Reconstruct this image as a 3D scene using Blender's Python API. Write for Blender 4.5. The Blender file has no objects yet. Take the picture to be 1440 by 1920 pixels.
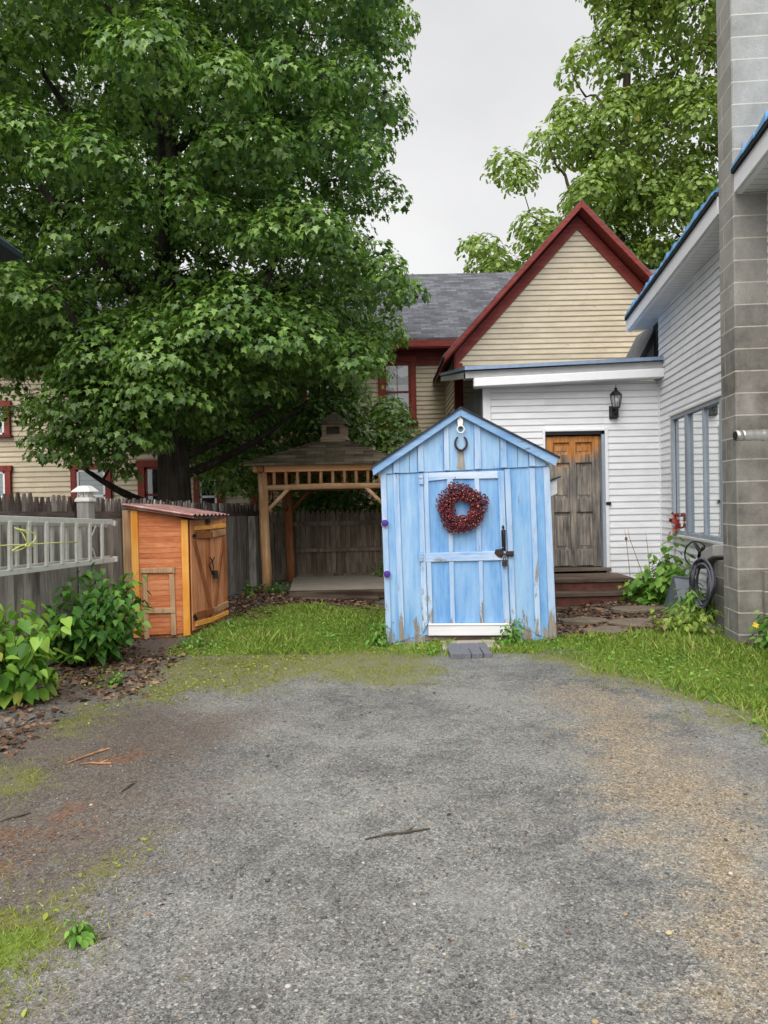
import bpy, bmesh, math, random
import numpy as np
from mathutils import Vector, Matrix, noise as mnoise
random.seed(7); RNG = np.random.default_rng(7)
S = bpy.context.scene; COL = S.collection
V = Vector; R = math.radians
UP = V((0, 0, 1))
# ------------------------------------------------------------------ camera
EYE = V((0, 0, 1.65)); F = 1442.0
CR = Matrix.Rotation(R(90 - 0.874), 3, 'X') @ Matrix.Rotation(R(-1.15), 3, 'Z')
cd = bpy.data.cameras.new('camera'); cam = bpy.data.objects.new('camera', cd); COL.objects.link(cam)
cam.matrix_world = Matrix.Translation(EYE) @ CR.to_4x4()
cd.sensor_fit = 'VERTICAL'; cd.sensor_height = 36; cd.sensor_width = 27; cd.lens = 36 * F / 1920
cd.clip_start = .05; cd.clip_end = 2000; S.camera = cam
def ray(px, py): return CR @ V(((px - 720) / F, (960 - py) / F, -1))
def P(px, py, Y):                       # survey helper: point seen at a photo pixel, at a known distance
    d = ray(px, py); return EYE + d * (Y / d.y)
def G(px, py, z=0):
    d = ray(px, py); return EYE + d * ((z - EYE.z) / d.z)
class PL:                               # a surveyed vertical plane
    def __init__(s, p, n): s.p = V(p); s.n = V(n).normalized()
    def at(s, px, py, off=0):
        d = ray(px, py); return EYE + d * ((s.p + s.n * off - EYE).dot(s.n) / d.dot(s.n))
# ------------------------------------------------------------------ mesh building
ORG = {}
class MB:
    def __init__(s): s.v = []; s.f = []; s.k = []
    def add(s, vs, fs):
        b = len(s.v); s.k.append((b, len(s.f))); s.v += [tuple(x) for x in vs]; s.f += [tuple(b + i for i in f) for f in fs]; return s
    def ngon(s, *p): return s.add(p, [tuple(range(len(p)))])
    def prism(s, pts, ex):
        pts = [V(p) for p in pts]; ex = V(ex); n = len(pts)
        return s.add(pts + [p + ex for p in pts], [tuple(range(n))[::-1], tuple(range(n, 2 * n))] + [(i, (i + 1) % n, n + (i + 1) % n, n + i) for i in range(n)])
    def box(s, c, d, rot=None):
        c = V(c); m = rot or Matrix.Identity(3); x, y, z = (V(m.col[i]) * d[i] / 2 for i in range(3))
        return s.prism([c - x - y - z, c + x - y - z, c + x + y - z, c - x + y - z], z * 2)
    def beam(s, a, b, w, h, up=UP):      # w across (sideways), h along up
        a, b = V(a), V(b); d = (b - a).normalized(); r = d.cross(V(up)).normalized(); u = r.cross(d)
        r *= w / 2; u *= h / 2
        return s.prism([a - r - u, a + r - u, a + r + u, a - r + u], b - a)
    def tube(s, pts, rad, n=8, closed=False):
        pts = [V(p) for p in pts]; k = len(pts)
        if not hasattr(rad, '__len__'): rad = [rad] * k
        d0 = (pts[1] - pts[0]).normalized(); nx = d0.orthogonal().normalized(); vs = []; fs = []
        for i in range(k):
            d = (pts[(i + 1) % k if closed else min(i + 1, k - 1)] - pts[(i - 1) if closed else max(i - 1, 0)])
            d = d.normalized() if d.length > 1e-9 else d0
            nx = (nx - d * nx.dot(d)); nx = nx.normalized() if nx.length > 1e-6 else d.orthogonal().normalized(); ny = d.cross(nx)
            vs += [pts[i] + (nx * math.cos(2 * math.pi * j / n) + ny * math.sin(2 * math.pi * j / n)) * rad[i] for j in range(n)]
        for i in range(k if closed else k - 1):
            a, b = i * n, ((i + 1) % k) * n
            fs += [(a + j, a + (j + 1) % n, b + (j + 1) % n, b + j) for j in range(n)]
        if not closed: fs += [tuple(range(n))[::-1], tuple(range((k - 1) * n, k * n))]
        return s.add(vs, fs)
    def lathe(s, c, prof, n=16, rot=None):
        c = V(c); m = rot or Matrix.Identity(3); k = len(prof)
        vs = [c + m @ V((r * math.cos(2 * math.pi * j / n), r * math.sin(2 * math.pi * j / n), z)) for r, z in prof for j in range(n)]
        fs = [(i * n + j, i * n + (j + 1) % n, (i + 1) * n + (j + 1) % n, (i + 1) * n + j) for i in range(k - 1) for j in range(n)]
        return s.add(vs, fs + [tuple(range(n))[::-1], tuple(range((k - 1) * n, k * n))])
    def build(s, name, mat, parent=None, org=None, smooth=False, bevel=0, recalc=True, kind=None):
        o0 = V(ORG[parent.name]) if parent else V(org or (0, 0, 0))
        me = bpy.data.meshes.new(name); me.from_pydata([tuple(V(p) - o0) for p in s.v], [], s.f)
        if recalc:
            bm = bmesh.new(); bm.from_mesh(me); bmesh.ops.recalc_face_normals(bm, faces=bm.faces); bm.to_mesh(me); bm.free()
        if smooth: me.polygons.foreach_set('use_smooth', [True] * len(me.polygons))
        me.materials.append(mat); o = bpy.data.objects.new(name, me); COL.objects.link(o)
        if parent: o.parent = parent
        else: o.location = o0
        ORG[o.name] = o0
        if bevel:
            m = o.modifiers.new('bevel', 'BEVEL'); m.width = bevel; m.segments = 1; m.limit_method = 'ANGLE'; m.angle_limit = R(40)
        if kind: o['kind'] = kind
        return o
def each(mb, name, mat, parent, **kw):      # one object for each separate piece
    out = []; ks = mb.k + [(len(mb.v), len(mb.f))]
    for (v0, f0), (v1, f1) in zip(ks, ks[1:]):
        q = MB(); q.v = mb.v[v0:v1]; q.f = [tuple(i - v0 for i in f) for f in mb.f[f0:f1]]; out.append(q.build(name, mat, parent, **kw))
    return out
def tag(o, label, cat, group=None):
    o['label'] = label; o['category'] = cat
    if group: o['group'] = group
    return o
def thing(name, label, cat, loc, group=None):
    o = bpy.data.objects.new(name, None); COL.objects.link(o); o.location = loc; o.empty_display_size = .1
    ORG[o.name] = V(loc); return tag(o, label, cat, group)
def fast_mesh(name, verts, loops, starts, mat, parent=None, org=(0, 0, 0), kind=None, smooth=False):
    me = bpy.data.meshes.new(name); o0 = np.array(ORG[parent.name] if parent else org, float)
    me.vertices.add(len(verts)); me.vertices.foreach_set('co', (np.asarray(verts) - o0).astype(np.float32).ravel())
    me.loops.add(len(loops)); me.loops.foreach_set('vertex_index', np.asarray(loops, np.int32))
    me.polygons.add(len(starts)); me.polygons.foreach_set('loop_start', np.asarray(starts, np.int32))
    me.update(calc_edges=True); me.validate()
    if smooth: me.polygons.foreach_set('use_smooth', [True] * len(me.polygons))
    me.materials.append(mat); o = bpy.data.objects.new(name, me); COL.objects.link(o)
    if parent: o.parent = parent
    else: o.location = tuple(o0)
    ORG[o.name] = V(o0)
    if kind: o['kind'] = kind
    return o
# ------------------------------------------------------------------ materials
def lin(*c):
    if len(c) == 1: c = c * 3
    return tuple((x / 255 / 12.92 if x / 255 <= .04045 else ((x / 255 + .055) / 1.055) ** 2.4) for x in c) + (1.0,)
class NT:
    def __init__(s, name):
        s.m = bpy.data.materials.new(name); s.m.use_nodes = True; s.t = s.m.node_tree; s.t.nodes.clear()
        s.out = s.t.nodes.new('ShaderNodeOutputMaterial')
    def link(s, v, sock):
        if v is None: return
        if isinstance(v, bpy.types.NodeSocket): s.t.links.new(v, sock)
        elif isinstance(v, (tuple, list)) and len(v) == 3 and sock.type == 'RGBA': sock.default_value = tuple(v) + (1,)
        else: sock.default_value = v
    def n(s, typ, ins=None, out=0, **kw):
        nd = s.t.nodes.new('ShaderNode' + typ)
        for k, v in kw.items(): setattr(nd, k, v)
        for k, v in (ins or {}).items(): s.link(v, nd.inputs[k])
        return nd.outputs[out]
    def co(s, k='Object'): return s.n('TexCoord', out=k)
    def isl(s): return s.n('NewGeometry', out='Random Per Island')
    def map(s, v, sc=(1, 1, 1), loc=(0, 0, 0)): return s.n('Mapping', {'Vector': v, 'Scale': sc, 'Location': loc})
    def noise(s, v, sc, det=4, ro=.55, dist=0): return s.n('TexNoise', {'Vector': v, 'Scale': sc, 'Detail': det, 'Roughness': ro, 'Distortion': dist})
    def vor(s, v, sc, out='Distance', feature='F1', rnd=1): return s.n('TexVoronoi', {'Vector': v, 'Scale': sc, 'Randomness': rnd}, out=out, feature=feature)
    def ramp(s, f, *st, interp='LINEAR'):
        nd = s.t.nodes.new('ShaderNodeValToRGB'); s.link(f, nd.inputs[0]); e = nd.color_ramp.elements; nd.color_ramp.interpolation = interp
        while len(e) < len(st): e.new(.5)
        for i, (p, c) in enumerate(st): e[i].position = p; e[i].color = c if hasattr(c, '__len__') else (c, c, c, 1)
        return nd.outputs[0]
    def mix(s, f, a, b, mode='MIX'):
        nd = s.t.nodes.new('ShaderNodeMix'); nd.data_type = 'RGBA'; nd.blend_type = mode
        s.link(f, nd.inputs[0]); s.link(a, nd.inputs[6]); s.link(b, nd.inputs[7]); return nd.outputs[2]
    def math(s, op, a, b=None, c=None, clamp=False):
        nd = s.t.nodes.new('ShaderNodeMath'); nd.operation = op; nd.use_clamp = clamp
        for i, x in enumerate((a, b, c)): s.link(x, nd.inputs[i])
        return nd.outputs[0]
    def sep(s, v, i): return s.n('SeparateXYZ', {0: v}, out=i)
    def vadd(s, a, b): return s.n('VectorMath', {0: a, 1: b}, operation='ADD')
    def attr(s, a): return s.n('Attribute', out='Fac', attribute_name=a)
    def bump(s, h, st=.3, d=.01): return s.n('Bump', {'Height': h, 'Strength': st, 'Distance': d})
    def bsdf(s, col, ro=.7, nrm=None, spec=.5, metal=0, **kw):
        ins = {'Base Color': col, 'Roughness': ro, 'Specular IOR Level': spec, 'Metallic': metal}
        if nrm is not None: ins['Normal'] = nrm
        ins.update(kw); return s.n('BsdfPrincipled', ins)
    def done(s, sh): s.t.links.new(sh, s.out.inputs[0]); return s.m
def jit(t, amt=7.0):                     # object coordinates shifted per board, so that grain never runs on
    r = t.isl(); return t.vadd(t.co(), t.n('CombineXYZ', {0: t.math('MULTIPLY', r, amt), 1: t.math('MULTIPLY', r, amt * 1.7), 2: t.math('MULTIPLY', r, amt * 2.3)}))
AX = {'X': (.06, 1, 1), 'Y': (1, .06, 1), 'Z': (1, 1, .06)}
def wood(name, cs, axis='Z', grain=30, ro=.8, isl=.35, stain=None, stain_amt=.5, bumpd=.006, spec=.25):
    t = NT(name); c = jit(t); g = t.map(c, AX[axis])
    n1 = t.noise(g, grain, 5, .65, .6); n2 = t.noise(c, 2.5, 3); k = len(cs)
    f = t.math('MULTIPLY_ADD', t.math('SUBTRACT', t.isl(), .5), isl, t.math('MULTIPLY_ADD', n2, .5, t.math('MULTIPLY', n1, .9)))
    f = t.math('SUBTRACT', f, .2)
    col = t.ramp(f, *[(.25 + .5 * i / (k - 1), x) for i, x in enumerate(cs)])
    if stain: col = t.mix(t.math('MULTIPLY', t.ramp(t.noise(t.map(c, tuple(x ** .5 for x in AX[axis])), 5, 4, .6), (.52, 0), (.68, 1)), stain_amt), col, stain)
    return t.done(t.bsdf(col, ro, t.bump(n1, .5, bumpd), spec))
def plain(name, col, ro=.6, metal=0, var=.25, sc=8, bump=.15, spec=.5, bd=.003):
    t = NT(name); c = t.co(); n = t.noise(c, sc, 5, .6); n2 = t.noise(c, sc * 9, 3)
    k = t.math('MULTIPLY_ADD', t.math('SUBTRACT', n, .5), var * 2, 1)
    cc = t.mix(1, col, t.n('CombineColor', {0: k, 1: k, 2: k}), 'MULTIPLY')
    return t.done(t.bsdf(cc, t.math('MULTIPLY_ADD', n2, .2, ro - .1), t.bump(n2, bump, bd), spec, metal))
def painted(name, cmain, clight, wood_c, axis='Z', chip=.63, grime_or_shade=None, low=None, ro=.55):
    """old paint: streaky fading, chips that show grey timber, more of them near the sill"""
    t = NT(name); c = jit(t, 3); g = t.map(c, tuple(x ** .55 for x in AX[axis]))
    streak = t.noise(t.map(c, AX[axis]), 22, 5, .7, .4); blot = t.noise(g, 5, 6, .68)
    f = t.math('ADD', t.math('MULTIPLY', streak, .42), t.math('MULTIPLY', blot, .72))
    f = t.math('ADD', f, t.math('MULTIPLY', t.math('SUBTRACT', t.isl(), .5), .22))
    col = t.ramp(f, (.46, cmain), (.60, t.n('RGB') if False else tuple(.5 * (a + b) for a, b in zip(cmain, clight))), (.78, clight))
    cn = t.noise(g, 13, 7, .72, .3); z = t.sep(t.co(), 2)
    thr = t.math('SUBTRACT', cn, chip)
    if low: thr = t.math('ADD', thr, t.math('MULTIPLY', t.math('SUBTRACT', 1, t.math('DIVIDE', z, low, clamp=True), clamp=True), .20))
    chipm = t.math('MULTIPLY', thr, 22, clamp=True)
    wc = t.ramp(t.noise(t.map(c, AX[axis]), 40, 3), (.3, tuple(x * .55 for x in wood_c[:3]) + (1,)), (.7, wood_c))
    col = t.mix(chipm, col, wc)
    if grime_or_shade: col = t.mix(t.math('MULTIPLY', t.ramp(t.noise(g, 9, 5, .7), (.55, 0), (.75, 1)), .35), col, grime_or_shade)
    h = t.math('SUBTRACT', t.math('MULTIPLY', streak, .5), chipm)
    return t.done(t.bsdf(col, t.math('MULTIPLY_ADD', chipm, .3, ro), t.bump(h, .5, .004), .35))
M = {}
SH_W = lin(150, 140, 128)
M['blue'] = painted('blue_paint', lin(95, 147, 197), lin(156, 187, 213), SH_W, low=.5, chip=.66)
M['bluelight'] = painted('faded_blue_paint', lin(98, 148, 199), lin(178, 196, 216), SH_W, low=.6, chip=.61)
M['bluerail'] = painted('worn_blue_paint', lin(98, 150, 204), lin(204, 212, 222), lin(165, 158, 150), axis='X', chip=.59)
M['bluepanel'] = painted('bright_blue_paint', lin(88, 142, 196), lin(146, 181, 214), SH_W, low=.45, chip=.69)
M['bluefascia'] = painted('fascia_blue_paint', lin(76, 128, 182), lin(148, 178, 208), lin(112, 108, 106), axis='X', chip=.61)
M['whitepaint'] = painted('white_paint', lin(204, 203, 206), lin(228, 226, 228), lin(140, 132, 124), axis='X', chip=.70)
M['vinyl'] = None
def siding_mat(name, c0, c1, expo, zoff, grime_or_shade, shade_str=.5, chip=None, axis='X', wob=.004, band=.13, fz=.12):
    t = NT(name); c = jit(t, 2); g = t.map(c, (.12, .12, 1)); n = t.noise(g, 14, 5, .65); n2 = t.noise(c, 3, 4)
    col = t.ramp(t.math('ADD', t.math('MULTIPLY', n, .6), t.math('MULTIPLY', n2, .4)), (.35, c0), (.65, c1))
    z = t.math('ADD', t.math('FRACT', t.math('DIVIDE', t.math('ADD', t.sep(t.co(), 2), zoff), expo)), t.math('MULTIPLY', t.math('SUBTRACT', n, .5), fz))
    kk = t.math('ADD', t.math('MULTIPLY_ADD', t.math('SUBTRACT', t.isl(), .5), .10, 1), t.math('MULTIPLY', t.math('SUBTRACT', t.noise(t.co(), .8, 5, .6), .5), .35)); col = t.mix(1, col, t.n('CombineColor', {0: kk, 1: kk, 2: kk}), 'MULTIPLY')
    edge = t.ramp(z, (0, 1), (band * .6, 1), (band * 1.6, 0))        # shadow line of each lap, painted into the board colour
    col = t.mix(t.math('MULTIPLY', edge, shade_str), col, grime_or_shade)
    if chip: col = t.mix(t.ramp(t.noise(t.map(c, (.25, .25, 1)), 20, 6, .72), (.62, 0), (.66, 1)), col, chip)
    return t.done(t.bsdf(col, .6, t.bump(n, .25, wob), .35))
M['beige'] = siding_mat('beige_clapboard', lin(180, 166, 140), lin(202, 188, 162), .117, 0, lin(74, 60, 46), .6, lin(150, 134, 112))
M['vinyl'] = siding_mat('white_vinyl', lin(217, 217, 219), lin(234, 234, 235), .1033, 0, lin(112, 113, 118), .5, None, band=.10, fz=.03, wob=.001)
M['vinyltrim'] = plain('white_trim', lin(222, 222, 224), .5, var=.08)
M['soffit'] = None
t = NT('vented_soffit'); c = t.co(); w = t.math('FRACT', t.math('MULTIPLY', t.sep(c, 1), 9)); n = t.noise(c, 4, 4)
M['soffit'] = t.done(t.bsdf(t.mix(t.ramp(w, (0, .6), (.12, .6), (.16, 0)), t.ramp(n, (.3, lin(205, 205, 205)), (.7, lin(222, 222, 222))), lin(140, 140, 140)), .5, t.bump(w, .3, .01)))
M['red'] = wood('barn_red_paint', [lin(88, 31, 24), lin(118, 45, 36), lin(138, 64, 54)], 'X', 18, .6, .2, lin(84, 40, 34), .4)
M['redv'] = wood('barn_red_upright', [lin(88, 31, 23), lin(118, 45, 35), lin(136, 60, 50)], 'Z', 18, .6, .2, lin(84, 40, 34), .4)
M['fence'] = wood('grey_fence_wood', [lin(104, 97, 91), lin(146, 139, 132), lin(180, 173, 165)], 'Z', 26, .9, .25, lin(48, 44, 40), .6)
M['fencedark'] = wood('stained_picket_wood', [lin(70, 58, 52), lin(114, 103, 96), lin(184, 176, 168)], 'Z', 22, .9, .5, lin(46, 36, 31), .8)
M['fencerail'] = wood('rail_wood', [lin(66, 56, 50), lin(96, 86, 79), lin(124, 114, 106)], 'Y', 22, .9, .3, lin(60, 44, 38), .5)
M['fencebrown'] = wood('brown_fence_wood', [lin(74, 66, 55), lin(108, 97, 83), lin(138, 127, 111)], 'Z', 24, .9, .3, lin(40, 36, 30), .5)
M['cupola'] = wood('cupola_boards', [lin(98, 80, 64), lin(138, 118, 98), lin(168, 150, 130)], 'X', 24, .85, .2)
M['postgrey'] = wood('grey_post_wood', [lin(92, 90, 86), lin(130, 128, 122), lin(160, 157, 150)], 'Z', 28, .9, .2)
M['cedar'] = wood('cedar_siding', [lin(170, 94, 54), lin(198, 118, 74), lin(216, 146, 102)], 'X', 34, .65, .22, lin(214, 150, 104), .35)
M['cedartrim'] = wood('yellow_pine_trim', [lin(196, 118, 36), lin(224, 150, 58), lin(236, 176, 92)], 'Z', 20, .6, .3)
M['cedarbat'] = wood('yellow_pine_batten', [lin(186, 112, 44), lin(216, 146, 62), lin(230, 168, 92)], 'X', 20, .6, .3)
M['doorwood'] = wood('brown_door_boards', [lin(134, 76, 44), lin(174, 106, 66), lin(200, 138, 98)], 'Z', 30, .7, .5, lin(108, 70, 46), .4)
M['bracewood'] = wood('brown_brace', [lin(84, 46, 24), lin(118, 68, 36), lin(150, 94, 58)], 'Z', 24, .75, .3)
M['batten'] = wood('weathered_batten', [lin(112, 78, 50), lin(152, 108, 70), lin(178, 136, 98)], 'X', 24, .75, .5, lin(96, 76, 60), .6)
M['battenv'] = wood('weathered_upright', [lin(116, 84, 56), lin(160, 118, 80), lin(190, 158, 122)], 'Z', 24, .75, .5, lin(110, 92, 76), .6)
M['log'] = wood('peeled_log', [lin(132, 94, 60), lin(178, 136, 96), lin(206, 172, 134)], 'Z', 16, .7, .3, lin(110, 84, 62), .5)
M['logx'] = wood('peeled_log_rail', [lin(140, 106, 74), lin(188, 150, 112), lin(214, 186, 150)], 'X', 16, .7, .3, lin(120, 96, 74), .5)
M['logdark'] = wood('dark_log', [lin(96, 56, 32), lin(136, 86, 52), lin(158, 110, 72)], 'Z', 16, .75, .3)
M['beam'] = wood('orange_beam', [lin(190, 124, 76), lin(222, 160, 108), lin(236, 182, 134)], 'X', 16, .65, .3)
M['timber'] = wood('old_timber', [lin(40, 32, 26), lin(70, 58, 49), lin(106, 92, 80)], 'X', 16, .9, .3, lin(150, 138, 126), .4)
M['sleeper'] = wood('dark_sleeper', [lin(30, 22, 17), lin(54, 42, 33), lin(96, 82, 70)], 'X', 14, .9, .3, lin(120, 106, 92), .4, bumpd=.012)
M['greyboard'] = wood('dark_grey_boards', [lin(66, 66, 66), lin(92, 92, 92), lin(116, 116, 114)], 'Z', 24, .8, .4)
M['concrete'] = plain('concrete', lin(150, 142, 128), .85, var=.35, sc=5, bump=.5)
M['rock'] = plain('mossy_rock', lin(112, 100, 84), .9, var=.6, sc=6, bump=.9, bd=.012)
M['concgrey'] = plain('grey_concrete', lin(158, 156, 152), .85, var=.35, sc=6, bump=.5)
M['black'] = plain('black_iron', lin(30, 29, 30), .45, .3, var=.3)
M['rust'] = plain('rusty_iron', lin(58, 44, 40), .75, .3, var=.5, sc=30)
M['steel'] = plain('bare_steel', lin(190, 188, 182), .35, .8, var=.25, sc=20)
M['alu'] = plain('weathered_aluminium', lin(200, 200, 192), .5, .15, var=.25, sc=18)
M['whiteplastic'] = plain('white_plastic', lin(226, 224, 216), .5, var=.1)
M['purple'] = plain('purple_reflector', lin(66, 34, 128), .35, var=.2)
M['dark'] = plain('dark_void', lin(22, 22, 24), .9, var=.2)
M['rope'] = plain('yellow_rope', lin(206, 208, 128), .8, var=.3, sc=60)
M['hose'] = plain('grey_rubber_hose', lin(84, 84, 94), .5, var=.3, sc=20)
M['slate'] = plain('grey_slate', lin(96, 102, 110), .6, var=.35, sc=9)
M['bark'] = wood('maple_bark', [lin(26, 22, 19), lin(52, 46, 40), lin(80, 72, 64)], 'Z', 12, .95, .2, bumpd=.03)
M['barkoak'] = wood('oak_bark', [lin(50, 46, 38), lin(74, 68, 56), lin(100, 92, 78)], 'Z', 12, .95, .2, bumpd=.03)
M['stem'] = plain('plant_stem', lin(96, 104, 60), .7)
M['curtain'] = plain('white_curtain', lin(208, 208, 208), .9, var=.12, sc=5)
M['blind'] = None
t = NT('slatted_blind'); w = t.math('FRACT', t.math('MULTIPLY', t.sep(t.co(), 2), 9))
M['blind'] = t.done(t.bsdf(t.ramp(w, (0, lin(140, 146, 146)), (.2, lin(192, 200, 200)), (.9, lin(204, 212, 212))), .7, t.bump(w, .4, .02)))
t = NT('window_glass'); M['glass'] = t.done(t.n('MixShader', {0: t.math('MULTIPLY_ADD', t.n('Fresnel', {'IOR': 1.5}), 1.3, .03, clamp=True), 1: t.n('BsdfTransparent', {'Color': (.9, .93, .92, 1)}), 2: t.n('BsdfGlossy', {'Roughness': .02})}))
t = NT('reflecting_glass'); n = t.noise(t.co(), 1.2, 2); M['mirrorglass'] = t.done(t.n('MixShader', {0: .74, 1: t.bsdf(lin(120, 128, 124), .3), 2: t.n('BsdfGlossy', {'Color': (.93, .96, .94, 1), 'Roughness': .012, 'Normal': t.bump(n, .03, .02)})}))
t = NT('lamp_glass'); M['lampglass'] = t.done(t.n('MixShader', {0: .2, 1: t.n('BsdfTransparent'), 2: t.n('BsdfGlossy', {'Roughness': .05})}))
M['bluetrim'] = painted('blue_grey_trim', lin(128, 136, 148), lin(162, 170, 180), lin(120, 120, 120), chip=.75)
# chimney blocks: UV in metres
t = NT('concrete_block'); uv = t.co('UV'); c = t.co()
br = t.t.nodes.new('ShaderNodeTexBrick'); t.link(uv, br.inputs['Vector'])
for k, v in {'Scale': 1.0, 'Mortar Size': .007, 'Mortar Smooth': .25, 'Bias': 0, 'Brick Width': 1.15, 'Row Height': .221, 'Color1': (.35, .35, .35, 1), 'Color2': (.75, .75, .75, 1), 'Mortar': (.5, .5, .5, 1)}.items(): br.inputs[k].default_value = v
br.offset = .5
n1 = t.noise(c, 3.2, 6, .68); n2 = t.noise(c, 120, 3, .7); n3 = t.noise(t.map(c, (1, 1, .25)), 6, 5, .6)
f = t.math('ADD', t.math('MULTIPLY', br.outputs[0], .28), t.math('ADD', t.math('MULTIPLY', n1, .55), t.math('MULTIPLY', n3, .25)))
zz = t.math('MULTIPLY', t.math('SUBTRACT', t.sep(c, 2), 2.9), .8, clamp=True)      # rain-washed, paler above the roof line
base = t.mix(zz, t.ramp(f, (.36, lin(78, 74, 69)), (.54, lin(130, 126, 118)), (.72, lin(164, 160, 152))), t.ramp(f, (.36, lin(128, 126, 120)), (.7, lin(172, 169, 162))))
base = t.mix(t.ramp(n2, (.35, .3), (.6, 0)), base, lin(70, 66, 60))
mm = t.math('MULTIPLY', br.outputs['Fac'], t.ramp(t.noise(c, 9, 4), (.3, .55), (.6, 1)))
base = t.mix(mm, base, lin(192, 186, 172))
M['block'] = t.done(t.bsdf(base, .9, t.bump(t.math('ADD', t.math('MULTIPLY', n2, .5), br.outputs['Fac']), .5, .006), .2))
def shingle(name, c0, c1, c2, w, h, uvs=True, line=lin(40, 40, 42)):
    t = NT(name); uv = t.co('UV'); br = t.t.nodes.new('ShaderNodeTexBrick'); t.link(uv, br.inputs['Vector'])
    for k, v in {'Scale': 1.0, 'Mortar Size': .006, 'Mortar Smooth': .3, 'Bias': 0, 'Brick Width': w, 'Row Height': h, 'Color1': (.0, .0, .0, 1), 'Color2': (1, 1, 1, 1), 'Mortar': (.5, .5, .5, 1)}.items(): br.inputs[k].default_value = v
    n = t.noise(t.co(), 3, 5, .65); n2 = t.noise(t.co(), 60, 3)
    f = t.math('ADD', t.math('MULTIPLY', br.outputs[0], .4), t.math('ADD', t.math('MULTIPLY', n, .5), t.math('MULTIPLY', n2, .25)))
    col = t.mix(t.math('MULTIPLY', br.outputs['Fac'], .7), t.ramp(f, (.3, c0), (.55, c1), (.85, c2)), line)
    return t.done(t.bsdf(col, .9, t.bump(t.math('SUBTRACT', n2, br.outputs['Fac']), .4, .006), .2))
M['roofgrey'] = shingle('grey_shingle', lin(62, 63, 67), lin(84, 85, 90), lin(108, 109, 114), .3, .14)
M['roofbrown'] = shingle('mossy_shake', lin(62, 56, 44), lin(92, 84, 68), lin(124, 116, 98), .34, .17, line=lin(48, 42, 33))
M['roofblack'] = shingle('black_shingle', lin(34, 36, 44), lin(48, 50, 58), lin(66, 68, 76), .3, .14)
M['roofblue'] = plain('blue_metal_roof', lin(92, 156, 204), .45, .0, var=.3, sc=7)
M['flash'] = plain('blue_grey_flashing', lin(128, 146, 172), .5, .2, var=.35, sc=14)
t = NT('rusty_corrugated'); c = t.co(); n = t.noise(c, 5, 6, .7); n2 = t.noise(c, 40, 3)
M['corr'] = t.done(t.bsdf(t.ramp(n, (.3, lin(120, 74, 66)), (.5, lin(160, 120, 114)), (.7, lin(196, 168, 162))), .5, t.bump(n2, .2, .003), .5, .3))
t = NT('dark_brick'); uv = t.co('UV'); br = t.t.nodes.new('ShaderNodeTexBrick'); t.link(uv, br.inputs['Vector'])
for k, v in {'Scale': 1.0, 'Mortar Size': .006, 'Brick Width': .21, 'Row Height': .07, 'Color1': lin(92, 42, 32), 'Color2': lin(120, 62, 46), 'Mortar': lin(84, 76, 68)}.items(): br.inputs[k].default_value = v
n = t.noise(t.co(), 7, 5, .65); M['brick'] = t.done(t.bsdf(t.mix(t.ramp(n, (.4, 0), (.7, .7)), br.outputs[0], lin(52, 40, 34)), .9, t.bump(br.outputs['Fac'], -.5, .006)))
t = NT('grey_pavers'); n = t.noise(t.co(), 40, 5, .7); M['paver'] = t.done(t.bsdf(t.ramp(t.math('ADD', n, t.math('MULTIPLY', t.isl(), .25)), (.4, lin(62, 62, 68)), (.8, lin(104, 104, 110))), .85, t.bump(n, .5, .006)))
# weathered six panel door: grey below, honey where the head shelters it
t = NT('weathered_door'); c = jit(t, 5); g = t.noise(t.map(c, AX['Z']), 26, 5, .7, .5); z = t.sep(t.co(), 2); n = t.noise(t.map(c, (1, 1, .35)), 5, 5, .65)
honey = t.ramp(g, (.35, lin(140, 84, 36)), (.65, lin(196, 138, 80))); grey = t.ramp(t.math('ADD', g, t.math('MULTIPLY', t.math('SUBTRACT', n, .5), .6)), (.3, lin(76, 71, 67)), (.5, lin(118, 112, 106)), (.72, lin(168, 154, 132)))
k = t.math('MULTIPLY', t.math('ADD', t.math('SUBTRACT', z, 2.14), t.math('MULTIPLY', t.math('SUBTRACT', n, .5), .9)), 3.5, clamp=True)
M['wdoor'] = t.done(t.bsdf(t.mix(k, grey, honey), .8, t.bump(g, .5, .005), .25))
def leafmat(name, c0, c1, c2, tr=.35, ro=.5, back=1.25, spec=.4, hue=lin(150, 160, 60), hueamt=.0):
    t = NT(name); r = t.isl(); n = t.noise(t.co(), .9, 3)
    f = t.math('ADD', t.math('MULTIPLY', r, .6), t.math('MULTIPLY', n, .5))
    col = t.ramp(f, (.25, c0), (.55, c1), (.85, c2))
    if hueamt: col = t.mix(t.ramp(t.math('FRACT', t.math('MULTIPLY', r, 37.3)), (1 - hueamt, 0), (1 - hueamt + .02, .8)), col, hue)
    a = t.bsdf(col, ro, None, spec); b = t.n('BsdfTranslucent', {'Color': t.mix(1, col, (back, back, back * .6, 1), 'MULTIPLY')})
    return t.done(t.n('MixShader', {0: tr, 1: a, 2: b}))
M['maple'] = leafmat('maple_leaf', lin(58, 88, 36), lin(90, 126, 52), lin(140, 170, 86), .36, ro=.40, spec=.5)
M['oak'] = leafmat('oak_leaf', lin(86, 110, 44), lin(118, 144, 62), lin(152, 174, 88), .42, hue=lin(150, 120, 60), hueamt=.015)
M['bush'] = leafmat('knotweed_leaf', lin(66, 108, 34), lin(104, 152, 50), lin(156, 192, 80), .38, hue=lin(170, 160, 70), hueamt=.03)
M['bushdeep'] = leafmat('deep_knotweed_leaf', lin(46, 88, 30), lin(74, 122, 44), lin(116, 160, 66), .34)
M['shrubyellow'] = leafmat('yellow_green_leaf', lin(96, 112, 30), lin(134, 146, 46), lin(164, 170, 70), .4)
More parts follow.
